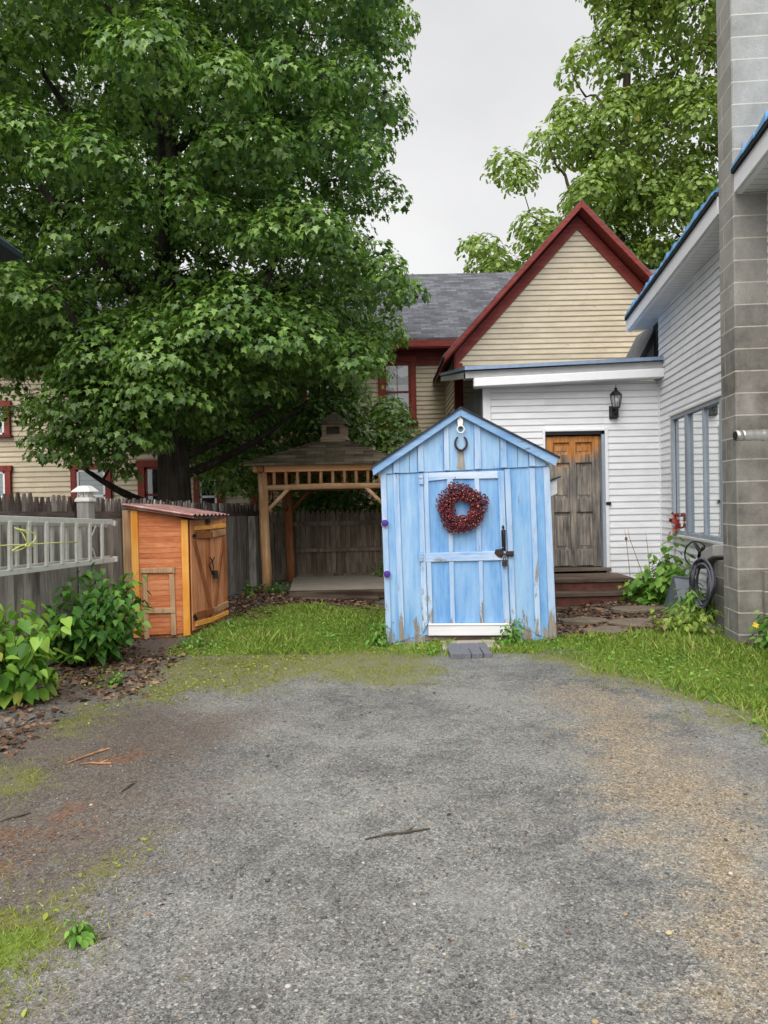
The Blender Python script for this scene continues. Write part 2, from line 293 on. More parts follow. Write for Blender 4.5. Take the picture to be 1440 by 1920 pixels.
M['weed'] = leafmat('weed_leaf', lin(64, 108, 34), lin(100, 146, 50), lin(140, 178, 78), .35)
M['grass'] = leafmat('grass_blade', lin(98, 126, 44), lin(130, 160, 60), lin(168, 184, 94), .35, ro=.55, hue=lin(176, 164, 106), hueamt=.09)
M['lime'] = leafmat('lime_grass', lin(104, 120, 36), lin(138, 152, 50), lin(172, 180, 84), .35, ro=.6)
M['moss'] = leafmat('moss_tuft', lin(110, 118, 50), lin(138, 144, 62), lin(160, 160, 92), .2, ro=.8)
M['litter'] = leafmat('dry_leaf', lin(60, 43, 33), lin(100, 73, 55), lin(152, 120, 94), .1, ro=.8, back=1)
M['needle'] = leafmat('orange_needles', lin(96, 62, 42), lin(126, 86, 58), lin(150, 118, 88), .1, ro=.8, back=1)
M['petal'] = leafmat('flower_petal', lin(210, 170, 30), lin(226, 190, 40), lin(236, 206, 70), .3)
M['redleaf'] = leafmat('red_leaf', lin(110, 24, 18), lin(150, 40, 28), lin(180, 80, 60), .2)
M['berry'] = None
t = NT('wreath_berry'); M['berry'] = t.done(t.bsdf(t.ramp(t.isl(), (.0, lin(48, 6, 16)), (.5, lin(92, 10, 26)), (.9, lin(124, 24, 38)), (1, lin(200, 130, 100))), .28, None, .6))
M['flower'] = plain('yellow_flower', lin(226, 196, 40), .6)
t = NT('pebble'); r = t.isl(); M['pebble'] = t.done(t.bsdf(t.ramp(r, (0, lin(54, 54, 56)), (.35, lin(90, 90, 88)), (.7, lin(122, 120, 114)), (.95, lin(146, 142, 134)), (1, lin(172, 168, 160))), .75, t.bump(t.noise(t.co(), 200, 2), .3, .002)))
# ------------------------------------------------------------------ leaves
def half(*p): return p
SHP = {'maple': ([(.38, .0), (.24, .17), (.60, .45), (.26, .48), (.18, .66)], .95),
       'oval': ([(.20, .12), (.33, .36), (.30, .58), (.15, .82)], 1.0),
       'heart': ([(.19, -.05), (.37, .10), (.38, .34), (.22, .68)], 1.0),
       'oak': ([(.14, .12), (.34, .34), (.26, .52), (.40, .74), (.16, .92)], 1.0),
       'blade': ([(.05, .05), (.07, .4), (.045, .75)], 1.0),
       'strap': ([(.09, .05), (.12, .35), (.08, .7)], 1.0),
       'bit': ([(.35, .25), (.38, .6)], 1.0)}
def leaves(name, mat, parent, pos, nrm, tip, size, shape, fold=.25, droop=.15, org=(0, 0, 0), kind=None):
    pos = np.asarray(pos, float); nrm = np.asarray(nrm, float); tip = np.asarray(tip, float); size = np.asarray(size, float)
    hp, tl = SHP[shape]; k = len(hp)
    sx = np.array([0] + [p[0] for p in hp] + [0] + [-p[0] for p in hp[::-1]]); sy = np.array([0] + [p[1] for p in hp] + [tl] + [p[1] for p in hp[::-1]])
    nrm /= np.linalg.norm(nrm, axis=1)[:, None] + 1e-9
    t_ = tip - (tip * nrm).sum(1)[:, None] * nrm; t_ /= np.linalg.norm(t_, axis=1)[:, None] + 1e-9
    b = np.cross(nrm, t_); sz = size[:, None, None]
    v = pos[:, None, :] + sz * (sx[None, :, None] * b[:, None, :] + sy[None, :, None] * t_[:, None, :] + (fold * np.abs(sx) - droop * sy ** 2)[None, :, None] * nrm[:, None, :])
    nv = len(sx); N = len(pos); fa = list(range(0, k + 2)); fb = [0] + list(range(k + 1, nv))
    lp = np.array(fa + fb)[None, :] + (np.arange(N) * nv)[:, None]; L = len(fa) + len(fb)
    st = np.stack([np.arange(N) * L, np.arange(N) * L + len(fa)], 1).ravel()
    return fast_mesh(name, v.reshape(-1, 3), lp.ravel(), st, mat, parent, org, kind)
def unit(n):
    a = RNG.normal(size=(n, 3)); return a / np.linalg.norm(a, axis=1)[:, None]
def inpoly(x, y, poly):
    x = np.asarray(x); y = np.asarray(y); c = np.zeros(x.shape, bool); n = len(poly)
    for i in range(n):
        (x1, y1), (x2, y2) = poly[i], poly[i - 1]
        c ^= ((y1 > y) != (y2 > y)) & (x < (x2 - x1) * (y - y1) / (y2 - y1 + 1e-12) + x1)
    return c
def pdist(x, y, poly):
    x = np.asarray(x, float); y = np.asarray(y, float); d = np.full(x.shape, 1e9); n = len(poly)
    for i in range(n):
        (x1, y1), (x2, y2) = poly[i - 1], poly[i]; dx, dy = x2 - x1, y2 - y1
        t_ = np.clip(((x - x1) * dx + (y - y1) * dy) / (dx * dx + dy * dy + 1e-12), 0, 1)
        d = np.minimum(d, np.hypot(x - x1 - t_ * dx, y - y1 - t_ * dy))
    return np.where(inpoly(x, y, poly), d, -d)
def setuv(o, fn):
    me = o.data; uv = me.uv_layers.new(name='UVMap'); org = ORG[o.name]
    for pl in me.polygons:
        for li in pl.loop_indices: uv.data[li].uv = fn(me.vertices[me.loops[li].vertex_index].co + org, pl.normal)
def boxuv(p, n):
    a = [abs(x) for x in n]
    if a[2] > .75: return (p.x, p.y)
    return (p.x, p.z) if a[1] >= a[0] else (p.y, p.z)
def interval(poly, z):
    xs = []
    for i in range(len(poly)):
        (a, b), (c, d) = poly[i - 1], poly[i]
        if (b <= z < d) or (d <= z < b): xs.append(a + (c - a) * (z - b) / (d - b))
    return (min(xs), max(xs)) if len(xs) >= 2 else None
def siding(mb, poly, p0, ud, nd, expo, lap=.016, z0=0.0):
    """lapped boards over a convex outline (u, z)"""
    p0, ud, nd = V(p0), V(ud).normalized(), V(nd).normalized(); zs = [q[1] for q in poly]
    k = math.floor((min(zs) - z0) / expo)
    while z0 + k * expo < max(zs):
        a, b = max(z0 + k * expo, min(zs)), min(z0 + (k + 1) * expo, max(zs)); k += 1
        if b - a < .004: continue
        A = interval(poly, a + 1e-4); B = interval(poly, b - 1e-4)
        if not A or not B: continue
        q = lambda u, z, o: p0 + ud * u + UP * z + nd * o
        cuts = [A[0]]; step = random.uniform(.6, 3.6)
        while cuts[-1] + step < A[1] - .5: cuts.append(cuts[-1] + step); step = random.uniform(2.4, 3.8)
        cuts.append(A[1]); nq = len(cuts) - 1; L_ = max(A[1] - A[0], 1e-6)
        for i in range(nq):
            l, r_ = cuts[i] + (.0015 if i else 0), cuts[i + 1]; lt, rt = (max(l, B[0]) if i else B[0]), (min(r_, B[1]) if i < nq - 1 else B[1])
            if rt <= lt: lt, rt = l, r_
            dl = lap + random.uniform(-.0015, .0015)
            mb.add([q(l, a, dl), q(r_, a, dl), q(rt, b, .002), q(lt, b, .002), q(l, a, 0), q(r_, a, 0)], [(0, 1, 2, 3), (4, 5, 1, 0)])
# ------------------------------------------------------------------ ground
def gz(x, y):
    x = np.asarray(x, float); y = np.asarray(y, float)
    s = lambda a, b, q: np.clip((q - a) / (b - a), 0, 1) ** 2 * (3 - 2 * np.clip((q - a) / (b - a), 0, 1))
    return .10 * s(2.2, 3.4, x) * s(5.8, 7.6, y) + .06 * s(11, 14, y) * s(.5, -1.5, x) + .010 * np.sin(x * 1.7 + 1) * np.sin(y * 1.3) + .004 * np.sin(x * 5.1 + y * 3.3)
def gpoly(*pts): return [tuple(G(*p)[:2]) for p in pts]
POLY = {'grass': [gpoly((330, 1222), (405, 1168), (520, 1142), (640, 1140), (725, 1150), (740, 1212), (700, 1222), (560, 1222), (420, 1228)),
                  gpoly((960, 1206), (1060, 1200), (1200, 1202), (1300, 1205), (1440, 1212), (1600, 1230), (1560, 1400), (1440, 1332), (1330, 1300), (1230, 1262), (1130, 1240), (1040, 1222)),
                  gpoly((-200, 1745), (0, 1738), (70, 1728), (112, 1745), (108, 1800), (60, 1840), (10, 1830), (-200, 1850)),
                  gpoly((730, 1212), (830, 1206), (830, 1226), (740, 1222)), gpoly((920, 1208), (970, 1204), (1000, 1222), (925, 1222))],
        'moss': [gpoly((230, 1310), (330, 1240), (450, 1218), (600, 1216), (760, 1216), (835, 1228), (825, 1262), (740, 1292), (600, 1272), (470, 1296), (380, 1290), (300, 1315)),
                 gpoly((110, 1362), (190, 1322), (240, 1330), (150, 1378)), gpoly((-150, 1700), (120, 1660), (165, 1625), (195, 1640), (150, 1720), (120, 1830), (60, 1935), (-150, 1960)),
                 gpoly((960, 1220), (1150, 1240), (1300, 1300), (1440, 1345), (1380, 1362), (1240, 1310), (1100, 1262), (980, 1240)), gpoly((-60, 1460), (30, 1430), (70, 1465), (20, 1510), (-60, 1520)), gpoly((190, 1600), (235, 1580), (250, 1620), (200, 1640))],
        'tan': [gpoly((1020, 1285), (1150, 1290), (1290, 1380), (1400, 1500), (1520, 1640), (1560, 1960), (1330, 1960), (1240, 1790), (1190, 1620), (1130, 1480), (1060, 1380))],
        'soil': [gpoly((60, 1260), (270, 1190), (400, 1185), (350, 1255), (220, 1330), (40, 1380)), gpoly((-300, 1430), (0, 1370), (120, 1350), (220, 1290), (330, 1225), (380, 1170), (420, 1130), (540, 1110), (720, 1112), (730, 1160), (560, 1150), (420, 1185), (330, 1250), (250, 1320), (120, 1420), (-20, 1500), (-300, 1560)),
                 gpoly((1030, 1140), (1260, 1140), (1300, 1195), (1260, 1212), (1040, 1208)), gpoly((-300, 1980), (-300, 1420), (120, 1330), (300, 1300), (470, 1330), (430, 1420), (330, 1560), (280, 1640), (190, 1760), (90, 1980))],
        'rust': [gpoly((-80, 1600), (-20, 1560), (60, 1540), (70, 1575), (10, 1625)), gpoly((110, 1430), (180, 1405), (250, 1395), (240, 1412), (180, 1430)), gpoly((130, 1560), (160, 1500), (200, 1510), (180, 1560))]}
def mask(kind, x, y, soft=.12):
    m = np.zeros(np.shape(x))
    for p in POLY[kind]: m = np.maximum(m, np.clip(.5 + pdist(x, y, p) / (2 * soft), 0, 1))
    return m
def wob(x, y): return x + .10 * np.sin(3.1 * y + 2 * np.sin(2.3 * x)) + .05 * np.sin(9.7 * y + 4 * x), y + .10 * np.sin(2.7 * x + 1.3 * np.sin(3.7 * y)) + .05 * np.sin(8.3 * x - 3 * y)
xs = np.unique(np.concatenate([np.linspace(-900, -9, 14), np.linspace(-9, -4.2, 25), np.arange(-4.2, 5.2, .06), np.linspace(5.2, 9, 20), np.linspace(9, 900, 14)]))
ys = np.unique(np.concatenate([np.linspace(-300, 0, 8), np.linspace(0, 1.8, 8), np.arange(1.8, 13.5, .06), np.linspace(13.5, 20, 40), np.linspace(20, 1500, 16)]))
X, Y = np.meshgrid(xs, ys); nx, ny = len(xs), len(ys); Z = gz(X, Y)
idx = (np.arange(ny - 1)[:, None] * nx + np.arange(nx - 1)[None, :]).ravel(); lp = np.stack([idx, idx + 1, idx + nx + 1, idx + nx], 1)
t = NT('gravel_yard'); c = t.co()
v1 = t.vor(c, 190, 'Color'); d1 = t.vor(c, 190, 'Distance'); v2 = t.vor(c, 85, 'Color'); d2 = t.vor(c, 85, 'Distance'); v3 = t.vor(c, 46, 'Color'); d3 = t.vor(c, 46, 'Distance')
big = t.noise(c, .9, 5, .62); mid = t.noise(c, 5, 5, .65); fine = t.noise(c, 260, 2, .7)
s1 = t.sep(v1, 0); s2 = t.sep(v2, 1); s3 = t.sep(v3, 2)
g = t.math('ADD', t.math('MULTIPLY', s1, .42), t.math('ADD', t.math('MULTIPLY', s2, .34), t.math('MULTIPLY', fine, .34)))
grav = t.ramp(g, (.2, lin(64, 63, 61)), (.42, lin(103, 102, 98)), (.6, lin(125, 124, 119)), (.8, lin(151, 149, 143)), (.95, lin(188, 185, 178)))
grav = t.mix(t.ramp(t.math('ADD', t.math('MULTIPLY', big, .45), t.math('ADD', t.math('MULTIPLY', mid, .33), t.math('MULTIPLY', t.noise(c, 22, 4, .7), .22))), (.38, .75), (.56, 0)), grav, t.mix(1, grav, lin(146, 146, 150), 'MULTIPLY'))
grav = t.mix(t.ramp(big, (.5, 0), (.66, .40)), grav, lin(124, 124, 115))
grav = t.mix(t.ramp(t.noise(c, .7, 4, .6, .5), (.55, 0), (.72, .35)), grav, lin(116, 106, 96))
w3 = t.math('GREATER_THAN', s3, .92); grav = t.mix(t.math('MULTIPLY', w3, t.math('LESS_THAN', d3, .32)), grav, t.ramp(t.sep(v3, 0), (.2, lin(96, 94, 90)), (.9, lin(160, 156, 148))))
edge = t.math('SUBTRACT', t.math('ADD', t.math('MULTIPLY', mid, .9), t.math('MULTIPLY', t.noise(c, 28, 4, .7), .7)), .8)
def mk(a, w=.9, lo=.35, hi=.65): return t.ramp(t.math('ADD', t.attr(a), t.math('MULTIPLY', edge, w)), (lo, 0), (hi, 1))
tan = t.ramp(g, (.25, lin(84, 73, 60)), (.5, lin(124, 109, 87)), (.75, lin(158, 142, 116)), (.95, lin(204, 194, 174)))
soil = t.ramp(t.math('ADD', t.math('MULTIPLY', g, .6), t.math('MULTIPLY', mid, .4)), (.25, lin(46, 38, 33)), (.5, lin(80, 68, 59)), (.75, lin(112, 100, 89)))
rust = t.ramp(t.noise(c, 60, 4, .7), (.3, lin(98, 60, 40)), (.7, lin(140, 90, 62)))
moss = t.ramp(t.noise(c, 70, 4, .7), (.3, lin(78, 82, 38)), (.7, lin(124, 124, 60)))
gr = t.ramp(t.noise(c, 30, 4, .7), (.3, lin(70, 90, 34)), (.7, lin(112, 134, 54)))
col = t.mix(t.math('MULTIPLY', mk('tan', 2.0, .35, 1.1), .8), grav, tan); col = t.mix(t.math('MULTIPLY', mk('soil', 2.0, .25, 1.0), .85), col, soil)
col = t.mix(t.math('MULTIPLY', mk('rust', 2.4, .45, 1.1), .6), col, rust); col = t.mix(t.math('MULTIPLY', mk('moss', 2.6, .42, .95), .72), col, moss); col = t.mix(mk('grass', 1.8, .4, .75), col, gr)
h = t.math('ADD', t.math('MULTIPLY', d1, .5), t.math('ADD', t.math('MULTIPLY', d2, .8), t.math('MULTIPLY', mid, 2)))
gm = t.done(t.bsdf(col, .82, t.bump(h, .8, .006), .3))
ground = fast_mesh('ground', np.stack([X, Y, Z], -1).reshape(-1, 3), lp.ravel(), np.arange(len(idx)) * 4, gm, kind='structure', smooth=True)
xw, yw = wob(X.ravel(), Y.ravel())
for k, s_ in (('grass', .10), ('moss', .16), ('tan', .35), ('soil', .45), ('rust', .12)):
    ground.data.attributes.new(k, 'FLOAT', 'POINT').data.foreach_set('value', mask(k, xw, yw, s_).astype(np.float32))
def scatter(kind, n, soft=.08, extra=None):
    out = []
    polys = POLY[kind]; area = [max(1e-3, (max(p[0] for p in q) - min(p[0] for p in q)) * (max(p[1] for p in q) - min(p[1] for p in q))) for q in polys]
    for q, a in zip(polys, area):
        k = int(n * a / sum(area)); x0, x1 = min(p[0] for p in q) - .1, max(p[0] for p in q) + .1; y0, y1 = min(p[1] for p in q) - .1, max(p[1] for p in q) + .1
        x = RNG.uniform(x0, x1, k); y = RNG.uniform(y0, y1, k); xw, yw = wob(x, y)
        keep = np.clip(.5 + pdist(xw, yw, q) / (2 * soft), 0, 1) > RNG.uniform(0, 1, k); out.append(np.stack([x[keep], y[keep]], 1))
    o = np.concatenate(out); o = o[(o[:, 1] > 1.6) & (np.abs(o[:, 0] / o[:, 1]) < .62)]
    return o
def in_shed(o): return (o[:, 0] > .08) & (o[:, 0] < 1.95) & (o[:, 1] > 8.78) & (o[:, 1] < 11.2)
# grass blades
o = scatter('grass', 330000, .34); o = o[~in_shed(o)]; cl = np.sin(o[:, 0] * 7 + 3 * np.sin(o[:, 1] * 5)) * np.sin(o[:, 1] * 6 + 1); o = o[RNG.uniform(-1, 1, len(o)) < cl + .55]; N = len(o)
hgt = RNG.gamma(4, .006, N) * (1 + .5 * np.sin(o[:, 0] * 3.3 + o[:, 1] * 2.1)) * np.where(o[:, 1] < 5, .3, 1) + .010
tip = unit(N) * 1.0; tip[:, 2] = .8
sd = unit(N); sd[:, 2] *= .2
pg = np.stack([o[:, 0], o[:, 1], gz(o[:, 0], o[:, 1]) - .004], 1); nr_ = o[:, 1] < 5
leaves('grass', M['grass'], None, pg[~nr_], sd[~nr_], tip[~nr_], hgt[~nr_] * 1.25, 'blade', .1, .5, kind='stuff')
leaves('short_grass', M['lime'], None, pg[nr_], sd[nr_], tip[nr_], hgt[nr_] * 1.2, 'blade', .1, .5, kind='stuff')
o = scatter('grass', 16000, .45); o = o[~in_shed(o)]; cl = np.sin(o[:, 0] * 5 + 2 * np.sin(o[:, 1] * 6)) * np.sin(o[:, 1] * 7); o = o[(RNG.uniform(-1, 1, len(o)) < cl + .1) & (o[:, 1] > 5)]; N = len(o); nn = unit(N) * .7; nn[:, 2] = 1
leaves('ground_weeds', M['weed'], None, np.stack([o[:, 0], o[:, 1], gz(o[:, 0], o[:, 1]) + RNG.uniform(.005, .05, N)], 1), nn, unit(N), RNG.uniform(.018, .045, N), 'oval', .2, .2, kind='stuff')
o = scatter('moss', 120000, .4); cl = np.sin(o[:, 0] * 9 + 3 * np.sin(o[:, 1] * 7)) * np.sin(o[:, 1] * 8 + 2 * np.sin(o[:, 0] * 11)); o = o[RNG.uniform(-1, 1, len(o)) < cl * 1.3 - .35]; o = o[~in_shed(o)]; N = len(o)
tip = unit(N); tip[:, 2] = np.abs(tip[:, 2]) + .3
leaves('moss_tufts', M['moss'], None, np.stack([o[:, 0], o[:, 1], gz(o[:, 0], o[:, 1]) - .002], 1), unit(N), tip, RNG.uniform(.012, .032, N), 'blade', .1, .3, kind='stuff')
# dry leaves
POLY['litter'] = [gpoly((425, 1130), (480, 1108), (560, 1118), (700, 1128), (715, 1150), (560, 1152), (420, 1172)), gpoly((170, 1300), (230, 1250), (330, 1215), (420, 1180), (420, 1200), (300, 1260), (200, 1320)),
                  gpoly((1040, 1142), (1180, 1135), (1255, 1165), (1250, 1205), (1045, 1205)), gpoly((-120, 1420), (0, 1345), (110, 1335), (60, 1375), (-60, 1440)), gpoly((-250, 1340), (80, 1240), (260, 1190), (260, 1230), (60, 1340))]
o = scatter('litter', 17000, .2); o = o[~in_shed(o)]; N = len(o); nn = unit(N) * .6; nn[:, 2] = 1
leaves('leaf_litter', M['litter'], None, np.stack([o[:, 0], o[:, 1], gz(o[:, 0], o[:, 1]) + RNG.uniform(.002, .02, N)], 1), nn, unit(N), RNG.gamma(4, .009, N) + .012, 'bit', .3, .3, kind='stuff')
POLY['tuft'] = [gpoly((380, 1252), (480, 1225), (600, 1222), (520, 1260), (420, 1292)), gpoly((215, 1310), (330, 1265), (390, 1262), (300, 1318)), gpoly((330, 1225), (450, 1180), (440, 1215), (350, 1240)), gpoly((120, 1365), (200, 1325), (190, 1350)), gpoly((100, 1270), (170, 1240), (250, 1250), (180, 1290)), gpoly((60, 1690), (170, 1640), (160, 1700), (100, 1740)), gpoly((190, 1610), (240, 1585), (245, 1615)), gpoly((20, 1860), (90, 1800), (80, 1880))]
o = scatter('tuft', 7000, .3); N = len(o); cl = np.sin(o[:, 0] * 13 + 2 * np.sin(o[:, 1] * 11)) * np.sin(o[:, 1] * 15); o = o[RNG.uniform(-1, 1, N) < cl - .1]; N = len(o); nn = unit(N) * .7; nn[:, 2] = 1
leaves('weed_sprigs', M['lime'], None, np.stack([o[:, 0], o[:, 1], gz(o[:, 0], o[:, 1]) + RNG.uniform(.003, .025, N)], 1), nn, unit(N), RNG.uniform(.012, .034, N), 'oval', .2, .2, kind='stuff')
POLY['drive'] = [gpoly((100, 1290), (1300, 1290), (1500, 1940), (-40, 1940))]
o = scatter('drive', 1500, .3); N = len(o); nn = unit(N) * .5; nn[:, 2] = 1
leaves('yard_debris', M['litter'], None, np.stack([o[:, 0], o[:, 1], gz(o[:, 0], o[:, 1]) + .003], 1), nn, unit(N), RNG.gamma(3, .003, N) + .004, 'oval', .3, .3, kind='stuff')
o = scatter('rust', 3000, .2); N = len(o); nn = unit(N) * .3; nn[:, 2] = 1
leaves('needle_litter', M['needle'], None, np.stack([o[:, 0], o[:, 1], gz(o[:, 0], o[:, 1]) + .003], 1), nn, unit(N), RNG.uniform(.012, .04, N), 'blade', .2, .1, kind='stuff')
# loose stones
N = 26000; yy = 1.9 * (7.5 / 1.9) ** RNG.uniform(0, 1, N); xx = RNG.uniform(-.56, .56, N) * yy; sz = RNG.gamma(2.2, .0011, N) + .0018
cl = np.sin(xx * 4 + 2 * np.sin(yy * 3)) * np.sin(yy * 5 + 2 * np.sin(xx * 3.3)); keep = (RNG.uniform(-1, 1, N) < cl * .8 + .1) & (mask('grass', xx, yy) < .3); xx, yy, sz = xx[keep], yy[keep], sz[keep]; N = len(xx)
big_ = RNG.uniform(0, 1, N) < .004; sz = np.where(big_, RNG.uniform(.007, .013, N), sz)
ico = np.array([(0, 0, 1), (.9, 0, .3), (.28, .85, .35), (-.73, .53, .25), (-.73, -.53, .35), (.28, -.85, .25), (.5, .4, -.5), (-.6, 0, -.5), (.4, -.5, -.5)]); itri = [(0, 1, 2), (0, 2, 3), (0, 3, 4), (0, 4, 5), (0, 5, 1), (1, 6, 2), (2, 6, 7), (2, 7, 3), (3, 7, 4), (4, 7, 8), (4, 8, 5), (5, 8, 1), (1, 8, 6), (6, 8, 7)]
an = RNG.uniform(0, 6.28, N); ca, sa = np.cos(an), np.sin(an); st3 = np.stack([RNG.uniform(.7, 1.5, N), RNG.uniform(.7, 1.2, N), RNG.uniform(.4, .8, N)], 1) * sz[:, None]
lv = ico[None] * st3[:, None, :] * RNG.uniform(.75, 1.25, (N, 9, 1)); vv = np.stack([lv[..., 0] * ca[:, None] - lv[..., 1] * sa[:, None] + xx[:, None], lv[..., 0] * sa[:, None] + lv[..., 1] * ca[:, None] + yy[:, None], lv[..., 2] + (gz(xx, yy) + sz * .15)[:, None]], -1)
lpp = (np.array(itri).ravel()[None] + (np.arange(N) * 9)[:, None]).ravel(); fast_mesh('gravel', vv.reshape(-1, 3), lpp, np.arange(N * len(itri)) * 3, M['pebble'], kind='stuff')
# ------------------------------------------------------------------ beige house
YW, YL, YM = 17.0, 17.6, 20.0
hb = thing('clapboard_house', 'beige clapboard house with dark red trim and steep gable behind the yard', 'house', (0, 17, 0))
Rg = P(1090, 378, 16.6); Lt = P(833, 668, 16.6); Rt = V((2 * Rg.x - Lt.x, 16.6, Lt.z)); sl = (Rg.z - Lt.z) / (Rg.x - Lt.x)
xl = P(856, 760, YW).x; xr = 2 * Rg.x - xl; dz = .20
def under(x): return Rg.z - abs(x - Rg.x) * sl - dz
m = MB(); siding(m, [(xl, 0), (xr, 0), (xr, under(xr)), (Rg.x, under(Rg.x)), (xl, under(xl))], (0, YW, 0), (1, 0, 0), (0, -1, 0), .117)
xb = -2.9; ze = P(800, 640, 19.5).z
siding(m, [(xb, 0), (xl, 0), (xl, ze), (xb, ze)], (0, YM, 0), (1, 0, 0), (0, -1, 0), .117)
siding(m, [(-14, 0), (xb, 0), (xb, 5.3), (-14, 5.3)], (0, YL, 0), (1, 0, 0), (0, -1, 0), .117)
siding(m, [(0, 0), (YM - YL, 0), (YM - YL, 5.5), (0, 5.3)], (xb, YL, 0), (0, 1, 0), (1, 0, 0), .117)
siding(m, [(0, 0), (YM - YW, 0), (YM - YW, under(xl)), (0, under(xl))], (xl, YM, 0), (0, -1, 0), (-1, 0, 0), .117)
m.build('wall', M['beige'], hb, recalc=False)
m = MB(); m.box((-4, 27, 2.5), (20, 13.8, 5)); m.box(((xl + xr) / 2, 21, 2.2), (xr - xl - .1, 7.8, 4.4)); each(m, 'wall_core', M['dark'], hb)
def slab(o, a, b, y0, y1, th): o.prism([a, b, b - UP * th, a - UP * th], V((0, y1 - y0, 0)))
m = MB(); e = V((0, -.02, .05))
for T in (Lt, Rt):
    o_ = (T - Rg) * .01; m.prism([Rg + e, T + o_ + e, T + o_ + e - UP * .05, Rg + e - UP * .05], V((0, 8, 0)))
a, b, c_, d = V((-14, 17.1, 5.1)), V((xb + .35, 17.1, 5.1)), V((xb + .35, 24, 8.57)), V((-14, 24, 8.57))
m.prism([a, b, c_, d], UP * .08)
a2, b2, c2, d2 = V((xb + .35, 19.45, ze)), V((12, 19.45, ze)), V((12, 24, 8.57)), V((xb + .35, 24, 8.57)); m.prism([a2, b2, c2, d2], UP * .08)
m.prism([V((-14, 24, 8.57)), V((12, 24, 8.57)), V((12, 29, 5.4)), V((-14, 29, 5.4))], UP * .08)
o = m.build('roof', M['roofgrey'], hb); setuv(o, lambda p, n: (p.x, p.y * 1.18 if abs(n.y) > abs(n.x) else p.z * 1.4 + 3) if abs(n.y) > abs(n.x) else (p.y, p.z * 1.4))
m = MB()
for T in (Lt, Rt): m.prism([Rg - UP * .005, T - UP * .005, T - UP * .12, Rg - UP * .12], V((0, 3.0, 0)))
each(m, 'eave_lining', M['red'], hb)
m = MB()
for T in (Lt, Rt): m.prism([Rg + V((0, -.03, .03)), T + V((0, -.03, .03)), T + V((0, -.03, -.09)), Rg + V((0, -.03, -.13))], V((0, .028, 0)))
each(m, 'bargeboard', M['red'], hb, bevel=.006)
m = MB(); w = .30
for sgn in (-1, 1):
    q = lambda f, k: V((Rg.x + sgn * f * (xr - Rg.x), YW - .045, Rg.z - f * (xr - Rg.x) * sl - dz + .04 - k))
    m.prism([q(0, 0), q(1, 0), q(1, w), q(0, w)], V((0, .03, 0)))
each(m, 'frieze_board', M['red'], hb)
m = MB(); m.box((xl + .07, YW - .03, under(xl) / 2 - .1), (.15, .05, under(xl) - .2)); m.box((xl - .02, YW + .07, under(xl) / 2), (.03, .2, under(xl)))
m.box((xb - .07, YL - .03, 2.6), (.15, .05, 5.2)); each(m, 'corner_board', M['redv'], hb)
m = MB(); m.box(((xb + xl) / 2 + .2, 19.42, ze - .06), (xl - xb + .2, .04, .17)); m.box(((xb + xl) / 2 + .2, 19.7, ze - .16), (xl - xb + .2, .54, .03)); m.box(((xb + xl) / 2, YM - .04, ze - .34), (xl - xb, .04, .36))
m.box((-8.3, 17.06, 5.06), (11.4, .04, .18)); m.box((-8.3, 17.35, 4.97), (11.4, .54, .03)); m.box((-8.3, YL - .04, 4.8), (10.8, .04, .3)); each(m, 'eave_board', M['red'], hb)
def window(root, Y, px0, py0, px1, py1, tw, cover, sash='vinyltrim', half=True, bars=0, hood=0, cov=(0, 1)):
    a, b = P(px0, py1, Y), P(px1, py0, Y); x0, x1, z0, z1 = a.x, b.x, a.z, b.z; yf = Y - .055
    m = MB(); m.box(((x0 + tw / 2), yf, (z0 + z1) / 2), (tw, .07, z1 - z0)); m.box((x1 - tw / 2, yf, (z0 + z1) / 2), (tw, .07, z1 - z0))
    m.box(((x0 + x1) / 2, yf - .004, z1 - tw / 2), (x1 - x0 + .06, .075, tw)); m.box(((x0 + x1) / 2, yf - .03, z0 + .03), (x1 - x0 + .08, .12, .06))
    w_ = m.build('window', M['redv'], root, bevel=.004); ix0, ix1, iz0, iz1 = x0 + tw, x1 - tw, z0 + .06, z1 - tw
    m = MB(); s_ = .05
    for x in (ix0 + s_ / 2, ix1 - s_ / 2): m.box((x, Y - .05, (iz0 + iz1) / 2), (s_, .03, iz1 - iz0))
    zs = [iz0 + s_ / 2, iz1 - s_ / 2] + ([(iz0 + iz1) / 2] if half else [])
    for z in zs: m.box(((ix0 + ix1) / 2, Y - .051, z), (ix1 - ix0 - .004, .028, s_))
    for k in range(bars): m.box((ix0 + (k + 1) * (ix1 - ix0) / (bars + 1), Y - .05, (iz0 + iz1) / 2), (.018, .02, iz1 - iz0))
    m.build('sash', M[sash], w_)
    m = MB(); m.box(((ix0 + ix1) / 2, Y - .02, (iz0 + iz1) / 2), (ix1 - ix0, .004, iz1 - iz0)); m.build('interior_shade', M['dark'], w_)
    if cover:
        m = MB(); h = iz1 - iz0; m.box(((ix0 + ix1) / 2, Y - .026, iz0 + h * (cov[0] + cov[1]) / 2), (ix1 - ix0 - .02, .004, h * (cov[1] - cov[0])))
        if cov[1] < 1 and cover == 'curtain':      # torn corner of the curtain left hanging
            m.prism([V((ix1 - .02, Y - .03, iz1 - .05)), V((ix1 - .02, Y - .03, iz0 + h * .78)), V((ix1 - .24, Y - .03, iz0 + h * .74)), V((ix1 - .42, Y - .03, iz0 + h * .84))], V((0, .004, 0)))
        m.build(cover, M[cover], w_)
    m = MB(); m.box(((ix0 + ix1) / 2, Y - .042, (iz0 + iz1) / 2), (ix1 - ix0, .003, iz1 - iz0)); m.build('pane', M['glass'], w_)
    return w_
M['redsash'] = M['redv']
window(hb, YM, 711, 668, 779, 797, .15, 'curtain', 'redsash', True, 1, cov=(0, .62))
window(hb, YM, 566, 672, 660, 775, .15, None, 'vinyltrim', True, 2)
